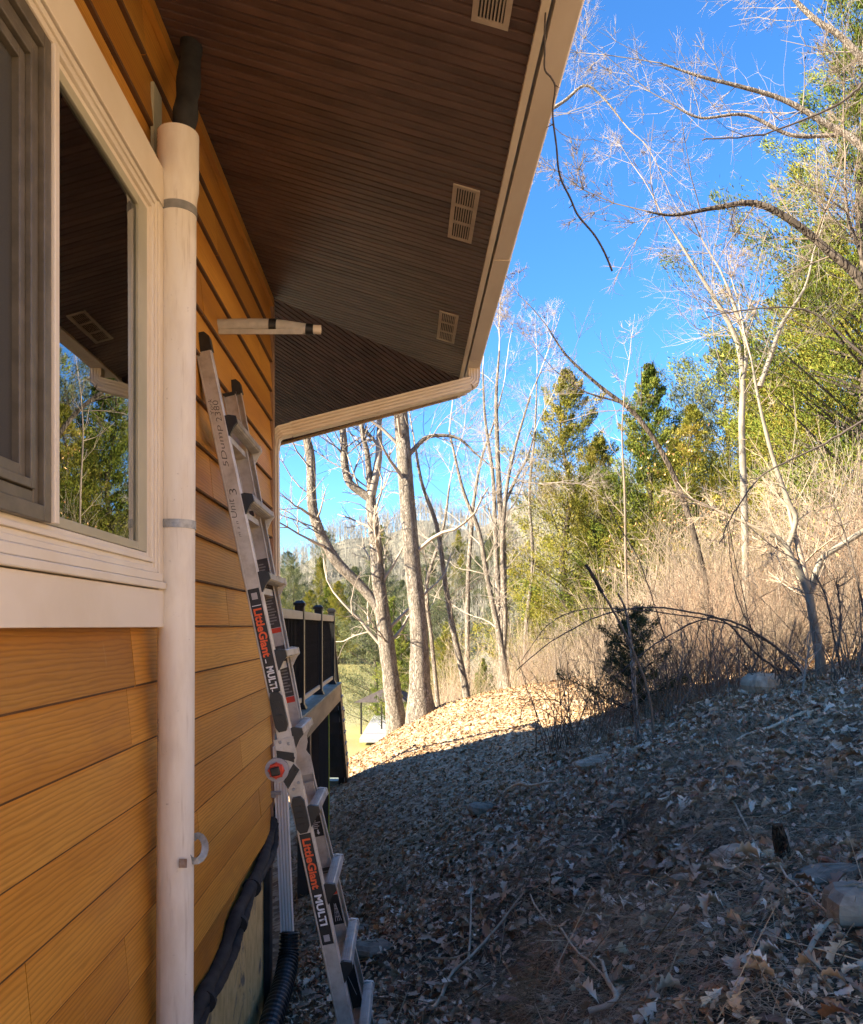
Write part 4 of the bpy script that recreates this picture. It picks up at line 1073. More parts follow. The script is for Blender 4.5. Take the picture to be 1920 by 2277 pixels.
def conifer(name, label, base, h, w, seed, mat, nb=150, nl=150, leaf=.11, low=.06, droop=.0, power=.85, ragged=.3, group='evergreen trees', density_top=1.0, bare_low=0.0):
    rs = np.random.default_rng(seed); root = empty(name, base, label, 'tree', group)
    m = MB(); tp = [Vector(base) + Vector((rs.normal(0, .05) * i, rs.normal(0, .05) * i, h * i / 5)) for i in range(6)]; tp[0].z -= .4
    m.tube(tp, [h * .016 * (1 - .93 * i / 5) for i in range(6)], 9); m.build('trunk', M['bark_dark'], root)
    lobes = rs.uniform(0, 6.28, 6); C, D, Rn, segs = [], [], [], []
    for b in range(nb):
        t = low + (1 - low) * (b + rs.random()) / nb; t = min(t, .995)
        th = b * 2.399 + rs.normal(0, .4)
        prof = (1 - t) ** power * (1 + ragged * math.sin(th * 2 + lobes[0] + t * 9) * .6 + ragged * rs.normal(0, .5))
        if t < .22: prof *= .55 + t * 2.0
        rad = max(w * prof, .12 + .05 * h * (1 - t)); z0 = h * t
        dirv = np.array([math.cos(th), math.sin(th), .35 - droop + .5 * t]); dirv /= np.linalg.norm(dirv)
        p0 = np.array([0, 0, z0 - rad * .25]); p1 = p0 + dirv * rad
        segs.append((*p0, *(p0 + dirv * rad * .8), h * .004 * (1 - t) + .006, .004))
        k = int(nl * (.45 + .55 * (rad / w))); f = .25 + .75 * rs.random(k) ** .6
        side = np.cross(dirv, [0, 0, 1.]); wd = rad * .33 * (1.05 - f) + leaf * .8
        c = p0 + dirv * (rad * f)[:, None] + side * (rs.normal(0, 1, k) * wd)[:, None] + np.array([0, 0, 1.]) * (rs.normal(0, .55, k) * wd)[:, None]
        dd = np.tile(dirv * .7 + np.array([0, 0, .25 - droop]), (k, 1))
        C.append(c); D.append(dd); Rn.append(np.clip(rs.normal(.5, .12) + rs.normal(0, .13, k), 0, 1))
    v, f = leaf_quads(rs, np.concatenate(C), np.concatenate(D), leaf, .42)
    me = mesh_np(v, f.ravel(), np.full(len(f), 4), np.concatenate(Rn)); make_obj('foliage', me, mat, root)
    v2, f2, _ = segs_to_mesh(segs, 3); make_obj('limbs', mesh_np(v2, f2.ravel(), np.full(len(f2), 4), smooth=True), M['bark_dark'], root)
    return root

# materials
M['bark_grey'] = bark_mat('grey_furrowed_bark', (.15, .125, .10), (.29, .25, .20), (.42, .37, .31), 15, .8, .22)
M['bark_dark'] = bark_mat('dark_bark', (.05, .04, .03), (.10, .08, .06), (.16, .13, .10), 9, .5)
M['bark_pale'] = simple('pale_smooth_bark', (.14, .122, .09), (.25, .222, .17), 9, .8, stretch=(1, 1, .4), bump=.2)
M['twig_pale'] = simple('pale_twigs', (.22, .185, .145), (.37, .32, .26), 1.2, .8)
M['twig_grey'] = simple('grey_brown_twigs', (.15, .125, .10), (.27, .23, .19), 1.2, .8)
M['twig_tan'] = simple('tan_twigs', (.27, .205, .14), (.42, .335, .235), .9, .8)
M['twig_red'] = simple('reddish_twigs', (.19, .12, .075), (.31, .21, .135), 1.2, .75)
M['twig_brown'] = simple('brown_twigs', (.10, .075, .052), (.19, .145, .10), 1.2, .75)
M['twig_dark'] = simple('dark_twigs', (.045, .034, .026), (.085, .066, .05), 2, .7)
M['cedar_gold'] = attr_mat('golden_cedar_foliage', [(.15, (.055, .07, .012)), (.42, (.13, .135, .018)), (.62, (.21, .19, .026)), (.85, (.28, .215, .048))], .75, .1, .9, .35)
M['cedar_green'] = attr_mat('green_cedar_foliage', [(.15, (.03, .05, .010)), (.42, (.075, .105, .015)), (.65, (.145, .165, .023)), (.88, (.22, .195, .04))], .75, .1, .9, .35)
M['pine_blue'] = attr_mat('blue_green_pine_foliage', [(.15, (.035, .05, .028)), (.45, (.085, .105, .05)), (.7, (.15, .155, .07)), (.9, (.20, .175, .085))], .75, .1, .7, .35)
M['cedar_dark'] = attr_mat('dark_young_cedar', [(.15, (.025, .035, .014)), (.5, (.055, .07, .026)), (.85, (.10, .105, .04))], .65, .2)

# ------------------------------------------------------------------ big bare trees by the water
def PP(lst, d): return [P(x, y, d) for x, y in lst]
def on_ground(p): p = Vector(p); p.z = gz1(p.x, p.y); return p
fork = feature_tree('forked_tree', 'pale grey forked tree whose long limb leans left over the railing', [
    (PP([(886, 1635), (876, 1560), (866, 1480), (853, 1380), (841, 1282), (835, 1199), (827, 1139), (825, 1103)], 18), [.28, .205, .185, .165, .15, .135, .12, .11]),
    (PP([(856, 1410), (840, 1352), (805, 1306), (753, 1254), (719, 1199), (700, 1151), (693, 1103), (691, 1019), (681, 965), (668, 840), (650, 680)], 18), [.11, .11, .115, .12, .12, .115, .11, .105, .10, .085, .06]),
    (PP([(826, 1110), (805, 1096), (777, 1072), (767, 1031), (765, 984), (761, 945), (750, 850), (735, 700)], 18), [.10, .095, .09, .088, .085, .08, .07, .05]),
    (PP([(825, 1103), (822, 1067), (817, 1007), (806, 960), (800, 860), (805, 740)], 18), [.09, .075, .06, .055, .045, .03])],
    M['bark_grey'], M['twig_pale'], 21, nkids=(11, 15), klen=(1.2, 3.0), start=.35)
big = feature_tree('tall_tree', 'tall straight thick-barked bare tree, stoutest trunk beyond the deck', [
    (PP([(938, 1610), (934, 1520), (932, 1400), (918, 1258), (908, 1139), (899, 1019), (891, 912), (884, 780), (880, 600), (884, 420), (890, 250)], 17), [.37, .23, .185, .175, .168, .16, .152, .14, .12, .10, .07]),
    (PP([(908, 1012), (925, 995), (945, 975), (975, 968), (1020, 975), (1060, 1010)], 17), [.055, .05, .045, .04, .03, .02]),
    (PP([(888, 420), (960, 330), (1060, 280), (1180, 262), (1250, 228), (1300, 190), (1340, 215), (1385, 270)], 17), [.075, .06, .05, .042, .034, .027, .02, .014])],
    M['bark_grey'], M['twig_pale'], 5, nkids=(13, 17), klen=(1.2, 3.4), start=.3)
slim_specs = [
    ('slender pale tree leaning left just right of the thickest trunk', [([(1045, 1588), (1030, 1500), (1008, 1400), (990, 1290), (972, 1170), (940, 1080), (925, 1000)], [.13, .10, .085, .075, .065, .05, .035])], 19, 31),
    ('twin-stemmed bare tree with stems parting above the leafy slope', [([(1132, 1565), (1122, 1480), (1108, 1400), (1085, 1290), (1065, 1180), (1030, 1090), (1000, 960)], [.15, .12, .10, .085, .07, .055, .03]), ([(1118, 1460), (1124, 1380), (1120, 1300), (1118, 1200), (1128, 1080), (1150, 980), (1180, 880)], [.09, .085, .08, .07, .06, .045, .03])], 21, 32),
    ('slim tree with upright limbs rising right of the eave corner', [([(1040, 1560), (1040, 1420), (1042, 1277), (1049, 1178), (1054, 1116), (1071, 1021), (1099, 939), (1120, 860)], [.11, .095, .085, .075, .065, .05, .035, .02])], 24, 33),
    ('tallest of the slim trees left of the golden cedar', [([(1118, 1545), (1119, 1400), (1119, 1215), (1111, 1103), (1106, 979), (1104, 879), (1111, 780)], [.16, .14, .12, .10, .08, .06, .03]), ([(1110, 1400), (1104, 1227), (1101, 1153), (1096, 1053), (1079, 929), (1074, 820)], [.10, .09, .08, .065, .05, .025]), ([(1119, 1130), (1150, 1060), (1172, 1020), (1190, 960)], [.06, .05, .04, .02])], 23, 34),
    ('thin bare tree with a dark stem close to the golden cedar', [([(1165, 1540), (1170, 1400), (1185, 1250), (1178, 1100), (1190, 960), (1195, 830)], [.10, .085, .07, .06, .045, .02])], 26, 35),
    ('thin bare stem rising behind the tall thick trunk', [([(975, 1570), (960, 1420), (950, 1300), (985, 1180), (1000, 1080)], [.08, .07, .06, .05, .03])], 22, 36)]
for lab, tr, d, sd in slim_specs:
    feature_tree('slim_tree', lab, [(PP(pts, d), [r * .82 for r in rr]) for pts, rr in tr], M['bark_grey'], M['twig_pale'], sd, 'slim bare trees beyond the slope', nkids=(12, 16), klen=(1.0, 2.8), start=.35, sides=9)

# pale tree on the right with upright crown (mid distance) and the close forked sapling
feature_tree('birch_like_tree', 'pale-barked slender tree with fine spreading crown right of centre', [
    (PP([(1665, 1500), (1660, 1300), (1655, 1100), (1650, 950), (1652, 850), (1640, 760), (1600, 680), (1550, 600), (1500, 520)], 13), [.062, .058, .054, .05, .046, .04, .032, .024, .014]),
    (PP([(1652, 840), (1660, 770), (1640, 700), (1620, 640)], 13), [.05, .04, .03, .02]),
    (PP([(1690, 860), (1715, 790), (1740, 720), (1790, 640), (1810, 560)], 13), [.045, .04, .03, .02, .012])],
    M['bark_pale'], M['twig_grey'], 41, nkids=(10, 13), klen=(1.0, 2.6), start=.45, kids=(5, 8))
feature_tree('forked_sapling', 'smooth-barked sapling forking in two, lower trunk shaded, upper limbs sunlit', [
    (PP([(1832, 1530), (1822, 1450), (1808, 1370), (1800, 1320)], 8), [.058, .046, .041, .039]),
    (PP([(1800, 1322), (1785, 1285), (1763, 1245), (1748, 1215), (1728, 1195), (1712, 1188)], 8), [.036, .034, .031, .029, .024, .02]),
    (PP([(1750, 1220), (1762, 1190), (1770, 1150), (1752, 1110), (1720, 1020), (1690, 900), (1672, 800)], 8), [.026, .026, .026, .024, .02, .015, .01]),
    (PP([(1802, 1318), (1815, 1275), (1832, 1240), (1872, 1212), (1930, 1175), (2010, 1120), (2100, 1000)], 8), [.034, .033, .032, .03, .027, .022, .012])],
    M['bark_pale'], M['twig_tan'], 43, nkids=(4, 6), klen=(.5, 1.5), start=.9, kids=(4, 6), sides=12)
feature_tree('arching_tree', 'dark leaning tree at the right edge arching over the brush', [
    (PP([(2080, 1300), (2040, 1050), (1985, 820), (1925, 640), (1840, 555), (1760, 490), (1680, 452), (1590, 462), (1500, 478), (1440, 470)], 7), [.06, .055, .05, .042, .034, .030, .027, .02, .013, .007]),
    (PP([(1925, 640), (1915, 560), (1890, 500), (1880, 420)], 7), [.025, .02, .015, .01])],
    M['bark_dark'], M['twig_brown'], 45, nkids=(11, 14), klen=(.5, 1.5), start=.35, kids=(4, 7), up=.09, sides=9)
feature_tree('overhanging_tree', 'pale mottled limbs reaching in high at the upper right', [
    (PP([(2250, 1150), (2180, 800), (2060, 500), (1920, 330), (1830, 270), (1740, 220), (1640, 190), (1560, 170), (1470, 140)], 10), [.08, .07, .06, .042, .036, .030, .024, .018, .009]),
    (PP([(2060, 480), (1960, 200), (1880, 90), (1810, 40), (1740, -30)], 10), [.05, .044, .038, .032, .02]),
    (PP([(1860, 300), (1760, 300), (1660, 255), (1560, 262), (1500, 235)], 10), [.028, .024, .02, .014, .008])],
    M['bark_grey'], M['twig_grey'], 47, nkids=(9, 12), klen=(.8, 2.2), start=.4, kids=(4, 7), sides=9)
feature_tree('leaning_tree', 'thin dark tree leaning left with twigs crossing the open sky', [
    (PP([(1600, 1480), (1560, 1250), (1500, 1060), (1420, 930), (1330, 855), (1260, 790), (1220, 730)], 12), [.05, .045, .04, .034, .026, .018, .009]),
    (PP([(1440, 950), (1390, 900), (1300, 870), (1230, 820)], 12), [.02, .018, .012, .007])],
    M['bark_dark'], M['twig_brown'], 49, nkids=(7, 9), klen=(.5, 1.7), start=.55, kids=(3, 5), sides=8)

# hanging vine at the gutter
rv = np.random.default_rng(8)
vp = [(1226, -160, 1.98), (1221, -40, 2.06), (1217, 60, 2.13), (1214, 110, 2.16), (1210, 150, 2.19), (1224, 172, 2.21), (1233, 190, 2.22), (1231, 250, 2.25), (1238, 320, 2.28), (1247, 390, 2.30), (1268, 440, 2.33), (1290, 478, 2.35), (1322, 522, 2.37), (1345, 560, 2.39), (1366, 598, 2.41)]
pts = spline([P(x + rv.normal(0, 2.2), y + rv.normal(0, 3), d) for x, y, d in vp], 6)
m = MB(); m.tube(pts, [.0019 + .0005 * abs(math.sin(i * 1.9)) + .0010 * (i / len(pts)) for i in range(len(pts))], 6)
for i in range(8, len(pts) - 3, 9):
    q = pts[i]; m.tube([q, q + Vector((rv.normal(0, .008), 0, rv.normal(0, .008)))], [.002, .0008], 5)
vn = m.build('hanging_vine', M['twig_dark']); tag(vn, 'thin dark vine dangling from the roof edge across the gutter', 'vine')

# ------------------------------------------------------------------ evergreens
def gpt(px, d, dz=0): x = (px - CX) / F_PX * d; return Vector((x, d, gz1(x, d) + dz))
def con(px, top, d, w, seed, mat, label, **kw):
    b = gpt(px, d); h = (CY - top) / F_PX * d - b.z
    return conifer('evergreen_tree', label, b, h, w, seed, mat, **kw)
k1 = con(1262, 828, 27, 3.5, 61, M['cedar_gold'], 'golden-green cedar standing alone against the sky at centre', nb=160, nl=680, leaf=.105, ragged=.6, power=.72)
k2 = con(1445, 818, 23, 3.0, 62, M['cedar_green'], 'green cedar with a thin brownish top, next right of the golden one', nb=160, nl=660, leaf=.094, ragged=.65, power=.95)
k3 = con(1610, 780, 30, 4.4, 63, M['pine_blue'], 'grey-green pine behind the pale-barked slender tree', nb=140, nl=620, leaf=.125, ragged=.7, power=.6)
k4 = con(1930, -120, 15, 2.9, 64, M['cedar_green'], 'tallest evergreen, running out of frame at the right edge', nb=220, nl=720, leaf=.086, ragged=.75, power=.5)
k5 = con(1800, 560, 19, 3.0, 65, M['cedar_gold'], 'yellow-green cedar left of the tallest evergreen', nb=160, nl=640, leaf=.092, ragged=.6, power=.7)
copy_tree(k2, gpt(1345, 29), 1.9, .80, 'bushy green cedar filling the gap between golden cedar and its neighbour')
copy_tree(k1, gpt(1540, 22), 2.2, .62, 'low golden cedar at the foot of the grey-green pine')
copy_tree(k3, gpt(1730, 33), .8, .95, 'pine seen behind the yellow-green cedar')
copy_tree(k5, gpt(2060, 17), 2.9, 1.1, 'cedar at the right border half out of the frame')
copy_tree(k1, gpt(1330, 24), 4.1, .66, 'golden cedar of middle height right of the lone golden cedar')
copy_tree(k5, gpt(1500, 26), 3.3, .78, 'yellow-green cedar between the thin-topped cedar and the pine')
copy_tree(k5, gpt(1680, 22), 5.2, .85, 'yellow-green cedar behind the pale slender trunk')
copy_tree(k1, gpt(1840, 24), .7, 1.05, 'golden cedar deep behind the forked sapling')
copy_tree(k2, gpt(1420, 34), 3.9, .9, 'green cedar at the back between the two tallest cedar tops')
copy_tree(k2, gpt(1190, 30), 2.2, .5, 'small cedar left of the golden cedar behind slim stems')
lake = [(648, 172, 1.95, k3, 'pale pine nearest the downspout across the water'), (690, 166, 1.8, k5, 'golden evergreen on the far shore behind the leaning limb'), (728, 168, 2.0, k2, 'broad evergreen on the far shore left of the leaning limb'), (752, 163, 1.6, k1, 'low evergreen right at the far shore'), (790, 167, 1.9, k3, 'evergreen on the far shore between the forked limbs'), (612, 180, 1.9, k1, 'far-shore evergreen half hidden by the railing'),
        (838, 66, 1.15, k3, 'pine directly behind the forked trunk'), (888, 60, .95, k2, 'evergreen between the forked and the thickest trunks'), (990, 52, .8, k5, 'evergreen just right of the thickest trunk'), (1075, 46, .62, k2, 'dark evergreen low among the slim stems'), (1130, 60, 1.0, k3, 'grey-green evergreen behind the tallest slim tree'), (955, 74, 1.2, k3, 'evergreen on the near bank behind the thickest trunk')]
for i, (px, d, sc, src, lab) in enumerate(lake):
    b = gpt(px, d); b.z = max(b.z, -7.7); copy_tree(src, b, i * 1.3, sc, lab)
# cedar leaning over the water edge
shore = con(872, 1330, 38, 1.3, 66, M['cedar_green'], 'small cedar at the water edge left of the forked trunk', nb=80, nl=220, leaf=.09, low=.35, ragged=.8)
# young dark cedar in the shade
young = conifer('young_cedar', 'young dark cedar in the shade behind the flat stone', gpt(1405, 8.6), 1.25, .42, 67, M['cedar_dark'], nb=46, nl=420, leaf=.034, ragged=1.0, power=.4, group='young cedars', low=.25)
# ------------------------------------------------------------------ brush thicket
def shrub(name, label, base, h, spread, nst, seed, mat, group, twig=5, r=.006, arch=.0):
    rs = np.random.default_rng(seed); segs = []
    for s in range(nst):
        th = rs.uniform(0, 6.28); b = np.array([rs.normal(0, spread * .25), rs.normal(0, spread * .25), -.05])
        d = np.array([math.cos(th) * spread * rs.random(), math.sin(th) * spread * rs.random(), h * rs.uniform(.55, 1.0)]); ln = np.linalg.norm(d); d /= ln
        p = b; n = 7; st = ln / n; rr = r * rs.uniform(.6, 1.25)
        for i in range(n):
            d = d + rs.normal(0, .15, 3) + np.array([math.cos(th) * arch, math.sin(th) * arch, -arch * i * .3]); d /= np.linalg.norm(d); q = p + d * st
            segs.append((*p, *q, rr * (1 - .8 * i / n), rr * (1 - .8 * (i + 1) / n)))
            if i > 1:
                for k in range(rs.integers(0, twig)):
                    e = d + rs.normal(0, .6, 3); e /= np.linalg.norm(e); l2 = ln * rs.uniform(.06, .2); pa = p + (q - p) * rs.random(); 
                    pb = pa + e * l2 * .85; segs.append((*pa, *pb, rr * .4, rr * .2))
            p = q
    v, f, _ = segs_to_mesh(segs, 3); root = empty(name, base, label, 'shrub', group)
    make_obj('stems', mesh_np(v, f.ravel(), np.full(len(f), 4), smooth=True), mat, root); return root
def shrub_geo(h, spread, nst, seed, r, twig=5):
    o = shrub('tmp', 'tmp', (0, 0, 0), h, spread, nst, seed, M['twig_tan'], None, twig=twig, r=r); ch = o.children[0]; me = ch.data
    v = np.zeros(len(me.vertices) * 3, dtype=np.float32); me.vertices.foreach_get('co', v); fa = np.zeros(len(me.loops), dtype=np.int32); me.loops.foreach_get('vertex_index', fa)
    bpy.data.objects.remove(ch); bpy.data.objects.remove(o); bpy.data.meshes.remove(me); return v.reshape(-1, 3), fa.reshape(-1, 4)
zone = [(0, 2.6, 1.0, 46, .0065), (0, 3.4, 1.2, 40, .0075), (1, 1.9, 1.0, 50, .0055), (2, 2.9, 1.1, 36, .0065), (0, 1.6, .9, 55, .005), (3, 2.2, 1.0, 40, .006)]
GEO = [(q[0], *shrub_geo(q[1], q[2], q[3], 100 + i, q[4])) for i, q in enumerate(zone)]
rs = np.random.default_rng(9)
def thicket(name, label, items):
    V, Fc, Mi, off = [], [], [], 0
    for k, b, rz, sc in items:
        mi, v, fa = GEO[k]; c, s = math.cos(rz), math.sin(rz); q = v.copy(); q[:, 0], q[:, 1] = (v[:, 0] * c - v[:, 1] * s), (v[:, 0] * s + v[:, 1] * c)
        V.append(q * sc + np.array(b, dtype=np.float32)); Fc.append(fa + off); off += len(v); Mi.append(np.full(len(fa), mi))
    Fc = np.concatenate(Fc); o = make_obj(name, mesh_np(np.concatenate(V), Fc.ravel(), np.full(len(Fc), 4), None, True, np.concatenate(Mi)), [M['twig_tan'], M['twig_red'], M['twig_pale'], M['twig_brown']], None, (0, 0, 0)); tag(o, label, 'brush', kind='stuff')
items = []
for i in range(104):                          # sunlit brush beyond the shade line, right of centre
    px = rs.uniform(1150, 2050); near = px > 1480
    d = rs.uniform(10.5, 19) if near else rs.uniform(13, 23)
    k = (0, 1, 2, 3, 5, 4, 0, 3)[i % 8] if d > 11.5 else (4, 2, 5)[i % 3]; items.append((k, gpt(px, d), rs.uniform(0, 6.28), rs.uniform(.8, 1.35) * (1 if near else .68)))
for i in range(40):                          # the same thicket going on out of frame on the hillside to the right
    xx, yy = rs.uniform(6, 14), rs.uniform(-7, 8)
    if xx > yy * .573 + 1.5: items.append((i % 6, Vector((xx, yy, gz1(xx, yy))), rs.uniform(0, 6.28), rs.uniform(.8, 1.3)))
thicket('brush_thicket', 'tangled tan leafless thicket in full sun up the slope', items)
thicket('undergrowth', 'leafless undergrowth behind the slim trunks by the pond', [((0, 1, 3, 4)[i % 4], gpt(rs.uniform(950, 1240), rs.uniform(22, 34)), rs.uniform(0, 6.28), rs.uniform(.6, 1.0)) for i in range(30)])
thicket('bramble_tangle', 'dark tangled brambles along the edge of the house shade', [((5, 2, 5, 4)[i % 4], gpt(rs.uniform(1200, 1960), rs.uniform(8.3, 11.2)), rs.uniform(0, 6.28), rs.uniform(.4, .85)) for i in range(30)])
# shaded shrubs in front
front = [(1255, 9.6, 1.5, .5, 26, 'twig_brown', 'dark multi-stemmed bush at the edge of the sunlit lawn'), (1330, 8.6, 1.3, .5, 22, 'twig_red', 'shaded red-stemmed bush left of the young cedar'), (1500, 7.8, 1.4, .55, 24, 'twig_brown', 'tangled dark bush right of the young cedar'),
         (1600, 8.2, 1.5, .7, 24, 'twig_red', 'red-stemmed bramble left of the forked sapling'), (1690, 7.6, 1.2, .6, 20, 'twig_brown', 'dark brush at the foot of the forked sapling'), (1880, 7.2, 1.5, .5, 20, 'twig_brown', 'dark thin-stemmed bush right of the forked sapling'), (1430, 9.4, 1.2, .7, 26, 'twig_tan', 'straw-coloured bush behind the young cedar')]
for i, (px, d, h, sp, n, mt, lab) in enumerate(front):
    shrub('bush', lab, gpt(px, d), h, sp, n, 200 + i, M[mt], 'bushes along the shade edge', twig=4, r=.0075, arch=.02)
# arching bramble canes, stalks, saplings in front
def cane(name, label, pts, d, r0, r1, mat, cat='cane', group=None, n=8, sides=6):
    pp = [P(x, y, dd) for (x, y), dd in zip(pts, d if isinstance(d, (list, tuple)) else [d] * len(pts))]
    rc = np.random.default_rng(abs(hash(label)) % 9999 if False else len(label) * 7 + int(pts[0][0])); amp = .012 if name in ('bramble_cane', 'switch', 'thin_branch') else .004
    pp = [p + Vector((rc.normal(0, amp), rc.normal(0, amp), rc.normal(0, amp))) if 0 < i < len(pp) - 1 else p for i, p in enumerate(pp)]
    sp = spline(pp, n); sp = [p + Vector((rc.normal(0, amp * .25), 0, rc.normal(0, amp * .25))) for p in sp]; m = MB(); m.tube(sp, [(r0 + (r1 - r0) * i / (len(sp) - 1)) * (1 + rc.normal(0, .08)) for i in range(len(sp))], sides)
    if name in ('bramble_cane', 'switch', 'thin_branch'):
        for k in range(14):
            i = rc.integers(4, len(sp) - 1); q = sp[i]; t = (sp[i] - sp[i - 1]).normalized(); dv = (t + Vector(rc.normal(0, .7, 3))).normalized(); l = rc.uniform(.08, .35); q2 = q + dv * l * .5 + Vector((0, 0, .01)); q3 = q2 + (dv + Vector(rc.normal(0, .35, 3))).normalized() * l * .5
            m.tube([q, q2, q3], [r1 * .7, r1 * .5, r1 * .25], 4)
    o = m.build(name, mat); tag(o, label, cat, group); return o
G = 'arching canes'
cane('bramble_cane', 'longest arching cane, from sapling foot over the young cedar to lower left', [(1800, 1515), (1730, 1440), (1640, 1385), (1530, 1358), (1430, 1352), (1330, 1372), (1230, 1430), (1150, 1490)], 7.6, .013, .004, M['twig_dark'], group=G)
cane('bramble_cane', 'arching cane just above the longest one', [(1780, 1480), (1700, 1420), (1600, 1385), (1500, 1365), (1400, 1352), (1300, 1352), (1220, 1395), (1160, 1470)], 7.9, .010, .003, M['twig_dark'], group=G)
cane('bramble_cane', 'thick straight cane rising from right to left below the arches', [(1770, 1510), (1690, 1455), (1620, 1390), (1560, 1375), (1480, 1420), (1400, 1480), (1340, 1530)], 7.7, .012, .004, M['twig_dark'], group=G)
cane('bramble_cane', 'thin cane arching from the lawn-edge bush down to the left', [(1262, 1580), (1235, 1555), (1195, 1552), (1165, 1580), (1158, 1660)], 9.0, .006, .003, M['twig_dark'], group=G)
cane('bramble_cane', 'pale dead cane crossing low beneath the forked sapling', [(1760, 1700), (1780, 1600), (1790, 1500), (1800, 1440)], 7.0, .011, .008, M['twig_pale'], group=G)
cane('dead_stalk', 'dark seed-headed stalk leaning left in front of the young cedar', [(1455, 1720), (1445, 1560), (1405, 1440), (1365, 1360), (1340, 1318)], 7.0, .012, .010, M['twig_brown'], 'stalk')
cane('seed_head', 'brown bristly seed head at the tip of the leaning stalk', [(1340, 1318), (1322, 1285), (1303, 1255)], 7.0, .020, .013, simple('seed_head_brown', (.03, .02, .015), (.07, .05, .035), 90, .9, bump=1.0), 'seed head', n=6, sides=9)
cane('dead_sapling', 'grey dead sapling standing in front of the young cedar', [(1427, 1690), (1418, 1600), (1409, 1500), (1404, 1440), (1392, 1360), (1375, 1320)], 7.3, .030, .008, M['bark_grey'], 'sapling', sides=9)
feature_tree('thin_sapling', 'slender brown sapling rising behind the seed-headed stalk', [(PP([(1392, 1520), (1397, 1400), (1392, 1250), (1390, 1100), (1384, 960), (1392, 850)], 11.5), [.024, .022, .019, .016, .011, .005])], M['twig_brown'], M['twig_tan'], 52, cat='sapling', nkids=(10, 12), klen=(.4, 1.2), start=.3, kids=(2, 4), maxlev=2, sides=8)
for i, (pts, lab) in enumerate((([(1880, 1530), (1858, 1430), (1832, 1330), (1815, 1280)], 'dark stem right beside the forked sapling'), ([(1862, 1460), (1868, 1380), (1862, 1290)], 'short dark shoot right of the forked sapling'), ([(1905, 1500), (1925, 1380), (1890, 1200), (1850, 1110)], 'dark stem at the right border leaning left'), ([(1690, 1460), (1660, 1350), (1630, 1200), (1610, 1080)], 'thin dark switch left of the forked sapling'), ([(1700, 1440), (1640, 1330), (1615, 1180), (1600, 1060)], 'thinner dark switch beside its twin'), ([(1480, 1420), (1420, 1250), (1370, 1150), (1330, 1060)], 'dark switch leaning left above the young cedar'))):
    cane('switch', lab, pts, 7.6, .014 if i < 3 else .006, .006 if i < 3 else .002, M['twig_dark'], 'stem', 'dark upright stems')
for i, (pts, dd, lab) in enumerate((([(1925, 180), (1850, 240), (1700, 290), (1560, 310)], 6.0, 'thin dark branch high at the right border'), ([(1930, 930), (1820, 990), (1700, 1060), (1640, 1130), (1600, 1210)], 6.6, 'dark thin branch slanting down from the right border'), ([(1930, 800), (1800, 690), (1660, 690), (1560, 710)], 8, 'thin branch reaching left at mid height'))):
    cane('thin_branch', lab, pts, dd, .011, .004, M['twig_dark'], 'branch', 'thin branches from the right')

# ------------------------------------------------------------------ leaf litter
def leaf_mat(name, stops, rough): return attr_mat(name, stops, rough, .5)
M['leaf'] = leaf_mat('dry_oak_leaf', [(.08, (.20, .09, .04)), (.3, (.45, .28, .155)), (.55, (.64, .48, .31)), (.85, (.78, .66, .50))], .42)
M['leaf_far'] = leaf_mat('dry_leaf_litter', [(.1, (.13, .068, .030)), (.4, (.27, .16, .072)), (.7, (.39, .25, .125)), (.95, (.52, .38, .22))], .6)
SX = np.array([0, .14, .23, .33, .46, .56, .69, .78, .92, 1.0]); SW = np.array([.012, .04, .18, .09, .29, .15, .31, .18, .20, .04])
def leaf_template(curl):
    n = len(SX); v = []
    for x, w in zip(SX, SW):
        tip = .07 if w > .16 else .01
        for s in (-1, 0, 1): v.append((x + tip * abs(s), s * w * .85, abs(s) * w * curl + .18 * curl * math.sin(x * 3.1)))
    f = []
    for i in range(n - 1):
        for s in (0, 1): f.append((i * 3 + s, i * 3 + s + 1, (i + 1) * 3 + s + 1, (i + 1) * 3 + s))
    v = np.array(v); v[:, 0] -= .5; return v, np.array(f)
def ground_normals(x, y):
    e = .08; z = gz(x, y); nx_ = -(gz(x + e, y) - z) / e; ny_ = -(gz(x, y + e) - z) / e; n = np.stack([nx_, ny_, np.ones_like(z)], -1)
    return z, n / np.linalg.norm(n, axis=1, keepdims=True)
def frames(rs, n, tilt):
    n = n + rs.normal(0, tilt, n.shape); n /= np.linalg.norm(n, axis=1, keepdims=True)
    a = rs.normal(0, 1, n.shape); a -= n * (a * n).sum(1, keepdims=True); a /= np.linalg.norm(a, axis=1, keepdims=True)
    return a, np.cross(n, a), n
def view_xy(rs, n, d0, d1, x0, x1, pw=1.0):
    d = d0 + (d1 - d0) * rs.random(n) ** pw; px = rs.uniform(x0, x1, n); return (px - CX) / F_PX * d, d
def patch(x, y): return .5 + .5 * np.sin(x * 1.9 + 1.3 * np.sin(y * 1.1)) * np.sin(y * 1.4 + .7 + np.sin(x * 1.7))
rs = np.random.default_rng(77)
def bare(x, y):
    q = x - (.62 + (y - 3.2) * .53 + .12 * np.sin(y * 3.1)); return 1 - .8 * np.exp(-((q + .12) / .22) ** 2) * (1 - _ss(4.4, 5.6, y))
